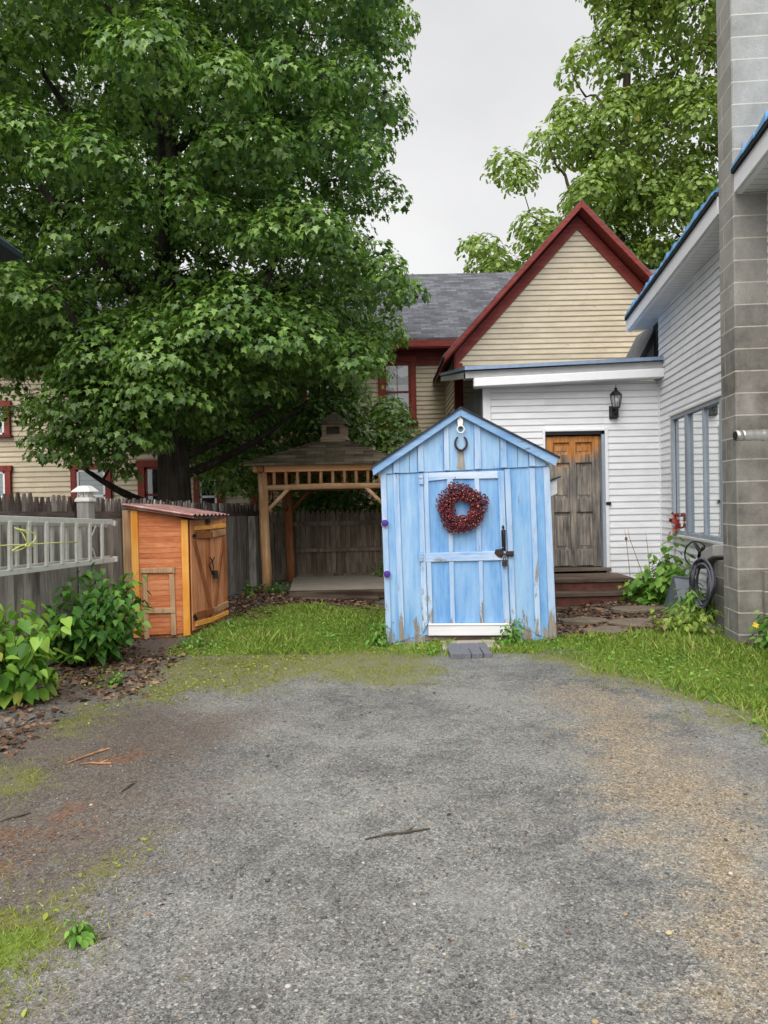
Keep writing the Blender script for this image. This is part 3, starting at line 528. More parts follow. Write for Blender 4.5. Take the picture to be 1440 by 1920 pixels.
window(hb, YM, 478, 715, 534, 790, .13, None, 'redsash', True)
window(hb, YM, 474, 895, 512, 975, .13, None, 'redsash', True)
window(hb, YL, 137, 869, 209, 985, .13, 'blind'); window(hb, YL, -62, 873, 22, 985, .13, 'blind'); window(hb, YL, -60, 752, 20, 822, .13, 'blind')
window(hb, YL, 262, 862, 338, 985, .16, None, 'redsash'); window(hb, YL, 256, 722, 336, 835, .16, None, 'redsash'); window(hb, YL, 366, 872, 417, 985, .13, None)
# ------------------------------------------------------------------ white house
hw = thing('vinyl_house', 'white vinyl sided house with blue roof edge and low wing behind the steps', 'house', (4, 12, 0))
YA = 12.2; ax = P(907, 800, YA).x; cx = 4.4
d0, d1 = P(1026, 1066, YA), P(1133, 808, YA); dx0, dx1, dz0, dz1 = d0.x, d1.x, d0.z, d1.z; wt = 3.46
m = MB(); W_ = ((0, YA, 0), (1, 0, 0), (0, -1, 0), .1033, .013)
for q in ([(ax, .3), (dx0, .3), (dx0, wt), (ax, wt)], [(dx1, .33), (cx, .33), (cx, wt), (dx1, wt)], [(dx0, dz1), (dx1, dz1), (dx1, wt), (dx0, wt)]): siding(m, q, *W_)
dR = V((-.115, -1, 0)).normalized(); nR = V((-1, .115, 0)).normalized(); CW = V((cx, YA, 0)); PR = PL(CW, nR)
wl = PR.at(1262, 784); wr = PR.at(1357, 740); wb = PR.at(1263, 1000); u = lambda p: (V((p.x, p.y, 0)) - CW).dot(dR)
u0, u1, zt, zb = u(wl), u(wr) + .02, (wl.z + wr.z) / 2, wb.z
for q in ([(0, .33), (u0, .33), (u0, 4.66), (0, 4.66)], [(u0, .33), (u1, .33), (u1, zb), (u0, zb)], [(u0, zt), (u1, zt), (u1, 4.68), (u0, 4.68)], [(u1, .33), (8, .33), (8, 4.75), (u1, 4.75)]): siding(m, q, CW, dR, nR, .1033, .013)
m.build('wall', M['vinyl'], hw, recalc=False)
pw = lambda uu, z, off=0: CW + dR * uu + UP * z + nR * off
m = MB(); m.box((ax + 2.0, 14.6, 1.7), (3.9, 4.6, 3.3)); m.prism([pw(-.6, 0, -.05), pw(8, 0, -.05), pw(8, 0, -5), pw(-.6, 0, -5)], UP * 4.6); each(m, 'wall_core', M['dark'], hw)
m = MB(); m.box((ax - .012, 14.6, 1.75), (.024, 4.78, 3.4)); m.prism([P(1239, 600, 12.75), P(1196, 684, 12.75), P(1239, 686, 12.75)], V((0, 1.2, 0))); each(m, 'board_wall', M['greyboard'], hw)
m = MB(); m.box((ax + .05, YA - .012, 1.87), (.12, .04, 3.14)); m.box((cx - .012, YA - .02, 1.9), (.03, .04, 3.14)); each(m, 'corner_trim', M['vinyltrim'], hw, bevel=.004)
m = MB(); m.tube([P(1238, 602, 12.2) + V((0, -.03, 0)), P(1239, 690, 12.2) + V((0, -.03, 0))], .025, 6)
m.beam(P(1239, 600, 12.7), P(1195, 686, 12.7), .05, .05); each(m, 'corner_strip', M['roofblack'], hw)
# low wing eaves
g0 = P(888, 716, 11.9); g1 = P(1241, 700, 11.9); z0_, z1_ = g0.z - .02, g1.z - .0
def er(x): return z0_ + (z1_ - z0_) * (x - g0.x) / (g1.x - g0.x)
m = MB(); x0, x1 = g0.x, 4.36
def strip(mb, y0, y1, a, b, xa, xb_): mb.prism([V((xa, y0, er(xa) + a)), V((xb_, y0, er(xb_) + a)), V((xb_, y0, er(xb_) + b)), V((xa, y0, er(xa) + b))], V((0, y1 - y0, 0)))
strip(m, 11.86, 11.98, -.06, .075, x0, x1); m.build('gutter', M['vinyltrim'], hw, bevel=.01)
m = MB(); strip(m, 11.95, 12.19, -.055, -.035, x0 + .03, x1); m.build('soffit', M['soffit'], hw)
m = MB(); strip(m, 11.93, 12.18, .085, .19, x0 - .12, x1); m.prism([V((x0 - .12, 11.95, er(x0) + .08)), V((x0 - .09, 11.95, er(x0) + .08)), V((x0 - .09, 16.9, er(x0) + .8)), V((x0 - .12, 16.9, er(x0) + .8))], UP * .1); each(m, 'fascia', plain('grey_fascia', lin(176, 176, 174), .6, var=.2), hw)
m = MB(); m.prism([V((x0 - .14, 11.84, er(x0) + .195)), V((x1, 11.84, er(x1) + .195)), V((x1, 16.96, er(x1) + .93)), V((x0 - .14, 16.96, er(x0) + .93))], UP * .055); m.build('porch_roof', M['flash'], hw)
# main eave
def ex(Y): return 2.677 + .113 * Y
def ez(Y): return 4.62 + .0435 * (13.0 - Y)
def E(Y, dx=0, dz_=0): return V((ex(Y) + dx, Y, ez(Y) + dz_))
th = math.tan(R(33))
m = MB()
for y0, y1, s_ in ((13.0, 8.22, 0), (8.22, 7.71, .98), (7.71, 4.5, 0)):
    m.prism([E(y0, s_, s_ * th), E(y1, s_, s_ * th), E(y1, 5, 5 * th), E(y0, 5, 5 * th)], UP * .07)
y = 12.98; k = 0
while y > 4.6:                                      # ribbed sheet ends, each lapping the next
    L = .31 + .05 * math.sin(k * 2.3)
    if not 7.6 < y - L / 2 < 8.4: m.prism([E(y, -.035, .01), E(y - L, -.035, .02), E(y - L, -.035, .075 + .02 * math.sin(k * 1.7)), E(y, -.035, .03)], V((1.2, 0, 1.2 * th)))
    y -= L; k += 1
m.build('roof', M['roofblue'], hw)
m = MB()
for y0, y1 in ((13.0, 8.21), (7.70, 4.5)): m.prism([E(y0, -.03, .02), E(y1, -.03, .02), E(y1, -.03, -.025), E(y0, -.03, -.025)], V((.05, 0, 0)))
each(m, 'drip_edge', M['roofblack'], hw)
m = MB()
for y0, y1 in ((12.98, 8.21), (7.70, 4.5)): m.prism([E(y0, 0, -.03), E(y1, 0, -.03), E(y1, 0, -.21), E(y0, 0, -.21)], V((.025, 0, 0))); m.prism([E(y0, .028, -.18), E(y1, .028, -.18), E(y1, .028, -.225), E(y0, .028, -.225)], V((.05, 0, 0)))
m.prism([E(13.0, .0, -.22), E(13.0, .0, .0), E(13.0, 3, 3 * th), E(13.0, 3, 3 * th - .24)], V((0, .03, 0))); m.build('eave_fascia', M['vinyltrim'], hw)
m = MB(); m.prism([E(12.98, .08, -.195), E(4.5, .08, -.195), E(4.5, .62, -.195), E(12.98, .62, -.195)], UP * .012); each(m, 'eave_soffit', M['soffit'], hw)
# big window
wm = MB(); fw = .055
for a, b in ((u0, u0 + .07), (u1 - .09, u1)): wm.prism([pw(a, zb, -.01), pw(b, zb, -.01), pw(b, zt, -.01), pw(a, zt, -.01)], nR * .045)
wm.prism([pw(u0 + .07, zt - .05, -.01), pw(u1 - .09, zt - .05, -.01), pw(u1 - .09, zt, -.01), pw(u0 + .07, zt, -.01)], nR * .04)
wm.prism([pw(u0 + .07, zb, -.01), pw(u1 - .09, zb, -.01), pw(u1 - .09, zb + .05, -.01), pw(u0 + .07, zb + .05, -.01)], nR * .04)
um1 = u(PR.at(1291, 900)); um2 = u(PR.at(1322, 900))
wm.prism([pw(um1 - .06, zb + .05, -.02), pw(um1 + .06, zb + .05, -.02), pw(um1 + .06, zt - .05, -.02), pw(um1 - .06, zt - .05, -.02)], nR * .05)
wm.prism([pw(um2 - .022, zb + .05, -.02), pw(um2 + .022, zb + .05, -.02), pw(um2 + .022, zt - .05, -.02), pw(um2 - .022, zt - .05, -.02)], nR * .04)
wn = wm.build('window', M['bluetrim'], hw, bevel=.003)
m = MB(); m.prism([pw(u0 + .03, zb + .03, -.02), pw(u1 - .05, zb + .03, -.02), pw(u1 - .05, zt - .03, -.02), pw(u0 + .03, zt - .03, -.02)], nR * .006); m.build('pane', M['mirrorglass'], wn)
m = MB(); m.prism([pw(u0 - .04, zb - .035), pw(u1 + .05, zb - .035), pw(u1 + .05, zb), pw(u0 - .04, zb)], nR * .07); m.prism([pw(u0 - .02, zb - .13), pw(u1 - .3, zb - .13), pw(u1 - .3, zb - .035), pw(u0 - .02, zb - .035)], nR * .03)
m.prism([pw(u0 - .05, zt), pw(u1 + .03, zt), pw(u1 + .03, zt + .03), pw(u0 - .05, zt + .03)], nR * .05); m.prism([pw(u0 - .05, zb), pw(u0, zb), pw(u0, zt), pw(u0 - .05, zt)], nR * .035); m.build('sill', M['alu'], wn, bevel=.004)
# foundation
m = MB(); m.prism([pw(u1 - .45, -.1), pw(4.6, -.1), pw(4.6, .86), pw(u1 - .05, .86), pw(u1 - .45, .60)], nR * .10); m.prism([pw(0, -.1), pw(u1 - .45, -.1), pw(u1 - .45, .30), pw(0, .30)], nR * -.04); m.prism([pw(4.62, -.1), pw(8, -.1), pw(8, .34), pw(4.62, .34)], nR * -.02); m.box((cx - .35, YA + .05, .1), (.7, .06, .4))
o = m.build('foundation', M['block'], hw); setuv(o, boxuv)
m = MB(); m.prism([pw(u1 - .5, zb - .36, .0), pw(u1 - .42, zb - .13, .0), pw(u1 + .06, zb - .02, .0), pw(u1 + .06, zb - .16, .0), pw(u1 - .1, zb - .20, 0)], nR * .17); m.build('concrete_ledge', M['concgrey'], hw, bevel=.012)
# door
m = MB(); yd = YA + .10; dw = dx1 - .05 - dx0
m.box(((dx0 + dx1) / 2 - .02, yd, (dz0 + dz1) / 2 - .03), (dw, .03, dz1 - dz0 - .08)); dr = m.build('door', M['wdoor'], hw)
pz = lambda y: P(1080, y, yd).z
m = MB(); xA, xB = dx0 + .02, dx1 - .07; xm = (xA + xB) / 2; st = .12
for x, w in ((xA + st / 2, st), (xB - st / 2, st), (xm, .10)): m.box((x, yd - .034, (dz0 + dz1) / 2 - .03), (w, .04, dz1 - dz0 - .09))
for ya, yb in ((818, 830), (852, 868), (935, 960), (1030, 1060)):
    for xa, xb_ in ((xA + st, xm - .05), (xm + .05, xB - st)): m.box(((xa + xb_) / 2, yd - .033, (pz(ya) + pz(yb)) / 2), (xb_ - xa, .04, pz(ya) - pz(yb)))
each(m, 'door_rail', M['wdoor'], dr, bevel=.005)
m = MB()
for ya, yb in ((833, 850), (872, 932), (964, 1027)):
    for xa, xb_ in ((xA + st, xm - .05), (xm + .05, xB - st)): m.box(((xa + xb_) / 2, yd - .018, (pz(ya) + pz(yb)) / 2), (xb_ - xa - .07, .012, pz(ya) - pz(yb) - .06))
each(m, 'door_panel', M['wdoor'], dr, bevel=.008)
m = MB(); m.box((dx1 - .025, YA + .05, (dz0 + dz1) / 2), (.045, .12, dz1 - dz0)); m.build('door_jamb', M['bluetrim'], dr)
m = MB(); m.box(((dx0 + dx1) / 2, YA + .05, dz1 - .025), (dx1 - dx0, .12, .05)); m.build('door_head', M['black'], dr)
m = MB(); m.box(((dx0 + dx1) / 2, YA + .02, dz0 - .02), (dx1 - dx0 + .1, .26, .05)); m.build('door_sill', M['timber'], dr, bevel=.006)
m = MB(); m.box((dx1 + .025, YA - .018, (dz0 + dz1) / 2 + .02), (.05, .03, dz1 - dz0 + .06)); m.box((dx0 - .02, YA - .018, (dz0 + dz1) / 2 + .02), (.035, .03, dz1 - dz0 + .06)); m.box(((dx0 + dx1) / 2, YA - .018, dz1 + .02), (dx1 - dx0, .03, .03)); each(m, 'door_casing', M['vinyltrim'], dr, bevel=.003)
a = P(1141, 944, YA - .03); m = MB(); m.box(a, (.08, .03, .05)); m.box(a + V((.01, -.02, 0)), (.03, .02, .025)); m.build('socket_box', M['black'], hw, bevel=.004)
# lantern
L = P(1155, 752, 12.02); ln = thing('wall_lantern', 'black coach lantern fixed on the white siding above the weathered door', 'lantern', L)
m = MB(); m.box(L + V((0, .10, -.16)), (.11, .10, .17)); m.box(L + V((0, .15, -.16)), (.13, .03, .2)); m.tube([L + V((0, .12, -.16)), L + V((0, .06, -.2)), L + V((0, 0, -.17)), L + V((0, 0, -.1))], .016, 8); m.build('bracket', M['black'], ln, bevel=.008)
m = MB(); m.lathe(L, [(.02, -.13), (.055, -.11), (.06, -.095), (.03, -.09)], 6); m.lathe(L, [(.098, .085), (.10, .095), (.075, .13), (.03, .165), (.022, .18), (.028, .195), (.006, .215), (.005, .25)], 6)
for k in range(6):
    an = k * math.pi / 3; c_, s_ = math.cos(an), math.sin(an); m.tube([L + V((.058 * c_, .058 * s_, -.1)), L + V((.092 * c_, .092 * s_, .09))], .006, 5)
m.build('cage', M['black'], ln)
m = MB(); m.lathe(L, [(.054, -.094), (.086, .084)], 6); m.build('lamp_glass', M['lampglass'], ln)
m = MB(); m.lathe(L, [(.012, -.09), (.014, -.02), (.03, .0), (.032, .03), (.015, .055)], 10); m.build('bulb', M['whiteplastic'], ln, smooth=True)
# brick steps
st = thing('brick_steps', 'dark brick stoop with worn timber treads below the weathered door', 'steps', (2.7, 11.5, 0))
for nm, (xa, xb_, ya, z) in {'landing': (1.7, 3.66, 11.34, .435), 'tread': (1.7, 3.76, 11.14, .255), 'bottom_step': (1.75, 3.9, 10.98, .05)}.items():
    m = MB(); m.box(((xa + xb_) / 2, (ya + 12.15) / 2, z - .032), (xb_ - xa, 12.15 - ya, .065)); m.build(nm, M['timber'], st, bevel=.008)
m = MB(); m.box((2.68, 11.76, .185), (1.9, .78, .36)); m.box((2.73, 11.66, .1), (1.98, .98, .185)); o = m.build('riser', M['brick'], st); setuv(o, boxuv)
for i, (px, py, rx, ry) in enumerate(((1210, 1182, .42, .3), (1150, 1190, .34, .2), (1195, 1160, .36, .22), (1100, 1172, .3, .2))):
    c_ = G(px, py); m = MB(); n = 11; rr = random.Random(i); pts = [V((c_.x + rx * math.cos(k / n * 6.283) * rr.uniform(.8, 1.15), c_.y + ry * math.sin(k / n * 6.283) * rr.uniform(.8, 1.15), float(gz(c_.x, c_.y)) - .02)) for k in range(n)]
    m.prism(pts, UP * (.045 + .01 * i)); tag(m.build('flagstone', M['rock'], None, c_, bevel=.012), ['largest tan flagstone before the leaning slates', 'flat flagstone half buried near the lawn edge below the steps', 'thin flagstone right under the lowest step', 'small leaf strewn flagstone nearest the blue shed'][i], 'flagstone', 'flagstones below the steps')
# ------------------------------------------------------------------ chimney
ch = thing('block_chimney', 'tall grey concrete block chimney standing at the right edge', 'chimney', (3.95, 7.95, 0))
cn, cf = V((3.55, 7.73, -.1)), V((3.61, 8.2, -.1)); rw = V((.9, -.06, 0)); m = MB(); m.prism([cn, cf, cf + rw, cn + rw], UP * 8.6); o = m.build('stack', M['block'], ch, bevel=.012); setuv(o, boxuv)
m = MB()
for k in range(3):
    x = 3.64 + k * .17; z = ez(7.7) + (x - ex(7.7)) * th; m.box((x + .10, 7.70, z + .10), (.21, .004 + .003 * k, .26))
each(m, 'flashing', M['flash'], ch)
a = P(1379, 817, 7.42); vp = thing('vent_pipe', 'short bare steel exhaust pipe pointing left across the block chimney', 'vent pipe', a)
m = MB(); r = .052; X1 = V((1, .02, .012)); m.tube([a, a + X1 * .06], r, 18, False)
pts, rad = [], []
for k in range(26): pts.append(a + X1 * (.06 + k * .022)); rad.append(r * (1.0 + (.07 * math.sin(k * 2.1) if 3 < k < 18 else .0) + (.08 if k in (9, 10, 18, 19) else 0)))
m.tube(pts, rad, 18); m.tube([pts[-1], pts[-1] + V((.1, 0, 0)), pts[-1] + V((.16, .05, 0)), pts[-1] + V((.18, .2, 0)), pts[-1] + V((.18, .36, 0))], r * 1.02, 14); m.build('pipe', M['steel'], vp, smooth=True)
m = MB(); m.tube([a - X1 * .006, a - X1 * .001], [r * .86, r * .86], 18); m.build('pipe_mouth', M['dark'], vp)
a = G(1432, 1212); m = MB(); m.box((a.x + .12, 7.64, .3), (.3, .05, .42)); m.box((a.x + .12, 7.62, .52), (.34, .08, .03)); tag(m.build('timber_edging', M['timber'], None, (a.x + .1, 7.64, 0), bevel=.01), 'brown timber board standing against the foot of the block chimney', 'timber board')
# ------------------------------------------------------------------ neighbour's eave, left
nb = thing('neighbour_house', 'dark eave corner of a neighbouring house at the left edge', 'house', (-6, 6, 0))
T = P(43, 476, 9); m = MB(); m.prism([T, T + V((-2.4, 0, 2.05)), T + V((-2.4, 0, 1.85)), T + V((-.3, 0, -.10)), T + V((0, 0, -.06))], V((0, -6, 0))); m.build('roof', plain('dark_teal_roof', lin(28, 44, 52), .7, var=.3), nb)
m = MB(); m.box((-6.6, 6, 2.2), (2.6, 5.6, 4.4)); m.build('wall', M['greyboard'], nb)
# ------------------------------------------------------------------ fences
def fx(Y): return -3.3 + .134 * (Y - 9.4)
def picket(mb, c, along, nd, w, z0, z1, th=.018, pt=.055):
    a, n = along * (w / 2), nd * th
    mb.prism([c - a + UP * z0, c + a + UP * z0, c + a + UP * (z1 - pt), c + a * .34 + UP * z1, c - a * .34 + UP * z1, c - a + UP * (z1 - pt)], n)
fl = thing('picket_fence', 'tall weathered picket fence running back along the left side of the yard', 'fence', (fx(8.5), 8.5, 0))
da = V((.134, 1, 0)).normalized(); nf = V((1, -.134, 0)).normalized(); m = MB(); m2 = MB(); y = 4.0; rr = random.Random(3)
while y < 15.6:
    c_ = V((fx(y), y, 0)) + nf * (-.035 + rr.uniform(-.004, .004)); picket(m, c_, da, nf, .094, .02 + rr.uniform(-.02, .03), 1.79 - .0214 * (y - 7.2) + rr.uniform(-.02, .02), pt=.11); y += .1035
m.build('picket_panel', M['fencedark'], fl)
for z0_, z1_ in ((1.63, 1.43), (.74, .60), (.14, .10)):
    m = MB(); a, b = V((fx(4), 4, z0_)), V((fx(15.6), 15.6, z1_)); m.beam(a, b, .04, .085); m.build('rail', M['fencerail'], fl)
m = MB()
y = 4.05
while y < 15.5:                                     # backing boards between the two lower rails
    zt_ = 1.585 - .0172 * (y - 4)
    c_ = V((fx(y), y, 0)) + nf * .016; m.prism([c_ - da * .068 + UP * .03, c_ + da * .068 + UP * .03, c_ + da * .068 + UP * zt_, c_ - da * .068 + UP * zt_], nf * (.014 + rr.uniform(0, .004))); y += .14
m.build('board_panel', M['fence'], fl)
for i, yp in enumerate((5.7, 8.54, 11.6, 14.6)):
    c_ = V((fx(yp), yp, 0)) + nf * .11; m = MB(); zt_ = 1.74 if i == 1 else 1.40; m.prism([c_ + da * a + nf * b for a, b in ((-.07, -.07), (.07, -.07), (.07, .07), (-.07, .07))], UP * zt_); po = m.build('post', M['postgrey'] if i == 1 else M['fence'], fl, bevel=.006)
    if i == 1:
        m = MB(); rz = Matrix.Rotation(-.13, 3, 'Z'); m.lathe(c_ + UP * 1.70, [(.118, 0), (.118, .025), (.10, .045), (.092, .05)], 4, rz @ Matrix.Rotation(R(45), 3, 'Z')); m.lathe(c_ + UP * 1.70, [(.155, .105), (.155, .115), (.075, .175), (.02, .18)], 4, rz @ Matrix.Rotation(R(45), 3, 'Z'))
        for a, b in ((-1, -1), (-1, 1), (1, -1), (1, 1), (0, -1), (1, 0), (-.5, -1), (.5, -1), (1, -.5), (1, .5)): m.box(c_ + da * .058 * b + nf * .058 * a + UP * 1.775, (.013, .013, .07))
        m.build('post_cap', M['whiteplastic'], po, bevel=.003)
fb = thing('board_fence', 'brown board fence standing behind the gazebo', 'fence', (-1, 15.6, 0))
m = MB(); m2 = MB(); x = -2.45
while x < 1.6:
    picket(m, V((x, 15.62 + rr.uniform(-.003, .003), 0)), V((1, 0, 0)), V((0, -1, 0)), .094, .03, 1.47 + rr.uniform(-.015, .02), pt=.09); x += .1005
m.build('picket_panel', M['fencebrown'], fb)
for z, h in ((1.20, .09), (.66, .075), (.13, .11)):
    m = MB(); m.beam((-2.4, 15.57, z), (1.6, 15.57, z + .02), .04, h); m.build('rail', M['fencebrown'], fb)
for x in (-2.28, -.02, 1.5):
    m = MB(); m.box((x, 15.52, .62), (.11, .06, 1.24)); m.build('post', M['fencebrown'], fb, bevel=.005)
# ------------------------------------------------------------------ ladder and rope on the fence
PF = PL(V((fx(9.4), 9.4, 0)) + nf * .21, nf)
ld = thing('extension_ladder', 'weathered aluminium extension ladder hung sideways on the picket fence', 'ladder', PF.at(110, 1052))
def rail(a, b, h, off, w=.028):
    m = MB(); p, q = PF.at(*a, off), PF.at(*b, off); m.beam(p, q, w, h); return m
rail((-60, 971), (209, 979), .06, .04).build('rail', M['alu'], ld, bevel=.004); rail((-60, 1083), (217, 1049), .055, .04).build('rail', M['alu'], ld, bevel=.004)
rail((-60, 977), (200, 985), .05, -.03).build('rail', M['alu'], ld, bevel=.004); rail((-60, 1075), (205, 1046), .05, -.03).build('rail', M['alu'], ld, bevel=.004)
yt = lambda x: 972 + (x / 209) * 7; yb = lambda x: 1075 - x * .122
for off, xs_ in ((.05, (-18, 18, 54, 86.5, 116, 143, 168, 191)), (-.035, (-4, 31, 66, 97, 125, 150))):
    for x in xs_:
        m = MB(); m.beam(PF.at(x, yt(x) + 4, off), PF.at(x + 1, yb(x) - 3, off), .05 if off > 0 else .045, .024, nf); m.build('rung', M['alu'], ld, bevel=.004)
m = MB(); m.beam(PF.at(172, 1005, .0), PF.at(180, 986, .0), .016, .008, nf); m.beam(PF.at(173, 1028, .0), PF.at(181, 1050, .0), .014, .008, nf); m.box(PF.at(213, 981, .04), (.05, .05, .06)); m.box(PF.at(216, 1048, .04), (.05, .05, .06)); each(m, 'rung_lock', M['alu'], ld)
rp = MB(); q = lambda *L_: [PF.at(x, y, o_) for x, y, o_ in L_]
def smooth_pts(pts, k=6):
    out = []
    for i in range(len(pts) - 1):
        p0, p1, p2, p3 = pts[max(i - 1, 0)], pts[i], pts[i + 1], pts[min(i + 2, len(pts) - 1)]
        for j in range(k):
            s_ = j / k; out.append(.5 * ((2 * p1) + (p2 - p0) * s_ + (2 * p0 - 5 * p1 + 4 * p2 - p3) * s_ * s_ + (3 * p1 - p0 - 3 * p2 + p3) * s_ ** 3))
    return out + [pts[-1]]
rp.tube(q((-60, 1023, .09), (0, 1023, .09), (50, 1021, .10), (100, 1018, .09), (146, 1016, .085)), .006, 6)
for pts in (((52, 1022, .1), (47, 1010, .12), (40, 998, .1), (28, 991, .08), (35, 993, .1), (48, 997, .12), (54, 1008, .13), (53, 1022, .11)), ((53, 1022, .1), (64, 1014, .13), (66, 1005, .12), (58, 997, .11), (46, 994, .1), (32, 991, .09), (27, 989, .08)),
            ((52, 1022, .1), (38, 1024, .12), (25, 1031, .11), (24, 1034, .1), (35, 1032, .11), (52, 1023, .11)), ((52, 1021, .11), (60, 1024, .11), (64, 1028, .1)), ((48, 1019, .11), (52, 1025, .12), (56, 1020, .12), (50, 1019, .11), (48, 1024, .12), (57, 1025, .11))): rp.tube(smooth_pts(q(*pts)), .006, 6)
tag(rp.build('rope', M['rope'], None, PF.at(52, 1022, .1), smooth=True), 'pale yellow rope knotted round the rungs of the hung ladder', 'rope')
# ------------------------------------------------------------------ orange tool shed
A, B, Cc = P(358, 1192, 9.55), P(427, 1164, 10.5), P(251, 1210, 9.45); A.z = B.z = Cc.z = 0
os_ = thing('tool_shed', 'small orange cedar tool shed with a rusty corrugated lean-to roof', 'shed', (A + Cc) / 2)
Dd = Cc + B - A; nN = (A - Cc).cross(UP).normalized(); nN = -nN if nN.y > 0 else nN; nD = (B - A).cross(UP).normalized(); nD = -nD if nD.x < 0 else nD
PN, PD = PL(A, nN), PL(A, nD)
zA, zB, zC = PN.at(352, 971).z, PD.at(421, 966).z, PN.at(243, 954).z; un = (A - Cc).normalized(); ln_ = (A - Cc).length; ud = (B - A).normalized(); ldn = (B - A).length
m = MB(); siding(m, [(0, .05), (ln_, .05), (ln_, zA), (0, zC)], Cc, un, nN, .066, .006); m.build('side_wall', M['cedar'], os_, recalc=False)
m = MB(); i_ = .02
m.add([Cc + un * i_ - nN * i_, A - un * i_ - nN * i_, B - un * i_, Dd + un * i_, Cc + un * i_ - nN * i_ + UP * (zC - .02), A - un * i_ - nN * i_ + UP * (zA - .02), B - un * i_ + UP * (zB - .02), Dd + un * i_ + UP * (zC - .02)], [(0, 1, 2, 3), (4, 5, 6, 7), (0, 1, 5, 4), (1, 2, 6, 5), (2, 3, 7, 6), (3, 0, 4, 7)]); m.build('wall', M['doorwood'], os_)
m = MB(); m.beam(Cc - un * .05 + nN * -.1 + UP * .05, Cc - un * .05 + nN * -.1 + UP * (zC - .02), .10, .12, un); m.build('back_board', M['battenv'], os_, bevel=.004)
m = MB()
for s0, zz in ((.045, zC), (ln_ - .045, zA)): m.beam(Cc + un * s0 + nN * .02 + UP * .02, Cc + un * s0 + nN * .02 + UP * (zz - .02), .085, .028, nN)
each(m, 'corner_post', M['cedartrim'], os_, bevel=.005)
def zn(zx, zy): return 220 + zx / 5.54, 920 + zy / 5.54
def bar(mb, pl, a, b, w, off, th_=.02): mb.beam(pl.at(*zn(*a), off), pl.at(*zn(*b), off), w, th_, pl.n)
m = MB(); bar(m, PN, (282, 872), (310, 1585), .06, .022); bar(m, PN, (565, 868), (588, 1500), .062, .022); bar(m, PN, (240, 832), (596, 826), .062, .026); bar(m, PN, (255, 1248), (604, 1243), .066, .030); bar(m, PN, (582, 785), (584, 860), .03, .03); each(m, 'hatch_frame', M['battenv'], os_, bevel=.004)
m = MB(); bar(m, PN, (330, 1573), (560, 1562), .05, .016); m.build('sill_board', M['batten'], os_, bevel=.004)
um = ldn * .52
for k, (ua, ub) in enumerate(((.015, um - .006), (um + .006, ldn - .02))):
    m = MB(); nb_ = 4; w = (ub - ua) / nb_
    for j in range(nb_):
        c_ = A + ud * (ua + (j + .5) * w) + nD * .012; m.beam(c_ + UP * .07, c_ + UP * (zA + (zB - zA) * ((ua + ub) / 2 / ldn) - .03), w - .007, .02, nD)
    dl = m.build('door', M['doorwood'], os_, bevel=.003)
    m = MB()
    for a, b, w_ in (((795, 465), (985, 458), .085), ((812, 1295), (998, 1248), .085)) if k == 0 else (((990, 452), (1122, 425), .085), ((1005, 1245), (1150, 1175), .085)): bar(m, PD, a, b, w_, .034, .022)
    each(m, 'ledge', M['bracewood'] if k == 0 else M['batten'], dl, bevel=.004)
    m = MB()
    for a, b, w_ in (((805, 390), (975, 378), .055), ((818, 1385), (998, 1335), .065)) if k == 0 else (((985, 375), (1122, 362), .055), ((1005, 1330), (1150, 1262), .055)): bar(m, PD, a, b, w_, .034, .022)
    each(m, 'batten', M['cedarbat'], dl, bevel=.004)
    m = MB(); bar(m, PD, *(((798, 510), (972, 1225)) if k == 0 else ((1105, 470), (1018, 1205))), .06 if k == 0 else .045, .033, .022); m.build('brace', M['bracewood'], dl, bevel=.004)
    if k == 0:
        m = MB(); bar(m, PD, (800, 1290), (822, 1345), .05, .05, .01); bar(m, PD, (785, 470), (815, 468), .04, .05, .01); each(m, 'hinge', M['black'], dl)
        m = MB(); m.lathe(PD.at(*zn(945, 315), .05), [(.028, -.03), (.03, 0), (.028, .03)], 10); bar(m, PD, (940, 255), (950, 300), .014, .04, .012); m.build('latch', M['black'], dl)
    else:
        m = MB(); bar(m, PD, (985, 850), (1030, 850), .05, .05, .02); m.box(PD.at(*zn(1022, 885), .06), (.05, .05, .07)); m.box(PD.at(*zn(1020, 850), .06), (.045, .05, .05)); m.tube(smooth_pts([PD.at(*zn(*q_), .05) for q_ in ((960, 690), (985, 730), (960, 770), (975, 830), (990, 850))]), .008, 6); m.tube(smooth_pts([PD.at(*zn(*q_), .05) for q_ in ((1010, 690), (990, 740), (1000, 800), (992, 840))]), .007, 6); m.build('padlock', M['black'], dl)
NL, NR, FR = P(232, 946, 9.38), P(364, 966, 9.42), P(430, 965, 10.62); FL = NL + FR - NR; m = MB(); n = 56
a, b = NR - NL, FL - NL; nn = a.cross(b).normalized(); nn = nn if nn.z > 0 else -nn
for k in range(n):                                  # corrugations run down the slope
    s0, s1 = k / n, (k + 1) / n; h0, h1 = .014 * math.sin(s0 * 2 * math.pi * 9), .014 * math.sin(s1 * 2 * math.pi * 9)
    m.prism([NL + b * s0 + nn * h0, NL + b * s1 + nn * h1, NL + a + b * s1 + nn * h1, NL + a + b * s0 + nn * h0], nn * .004)
m.tube([NL - b.normalized() * .03, NL + a - b.normalized() * .03], .018, 8); m.tube([NL - b.normalized() * .01 - UP * .03, NL + a - b.normalized() * .01 - UP * .03], .012, 6); m.build('roof', M['corr'], os_)
m = MB(); m.prism([NL - UP * .05 + b * .03, NL + a - UP * .05 + b * .03, NL + a - UP * .05 + b * .95, NL - UP * .05 + b * .95], UP * .03); m.build('roof_deck', M['timber'], os_)
m = MB(); m.box(A + ud * .5 + nD * -.2 + UP * .02, (.3, .5, .1)); m.box(A + ud * .9 + nD * -.05 + UP * .02, (.2, .2, .1)); each(m, 'footing', M['concgrey'], os_)
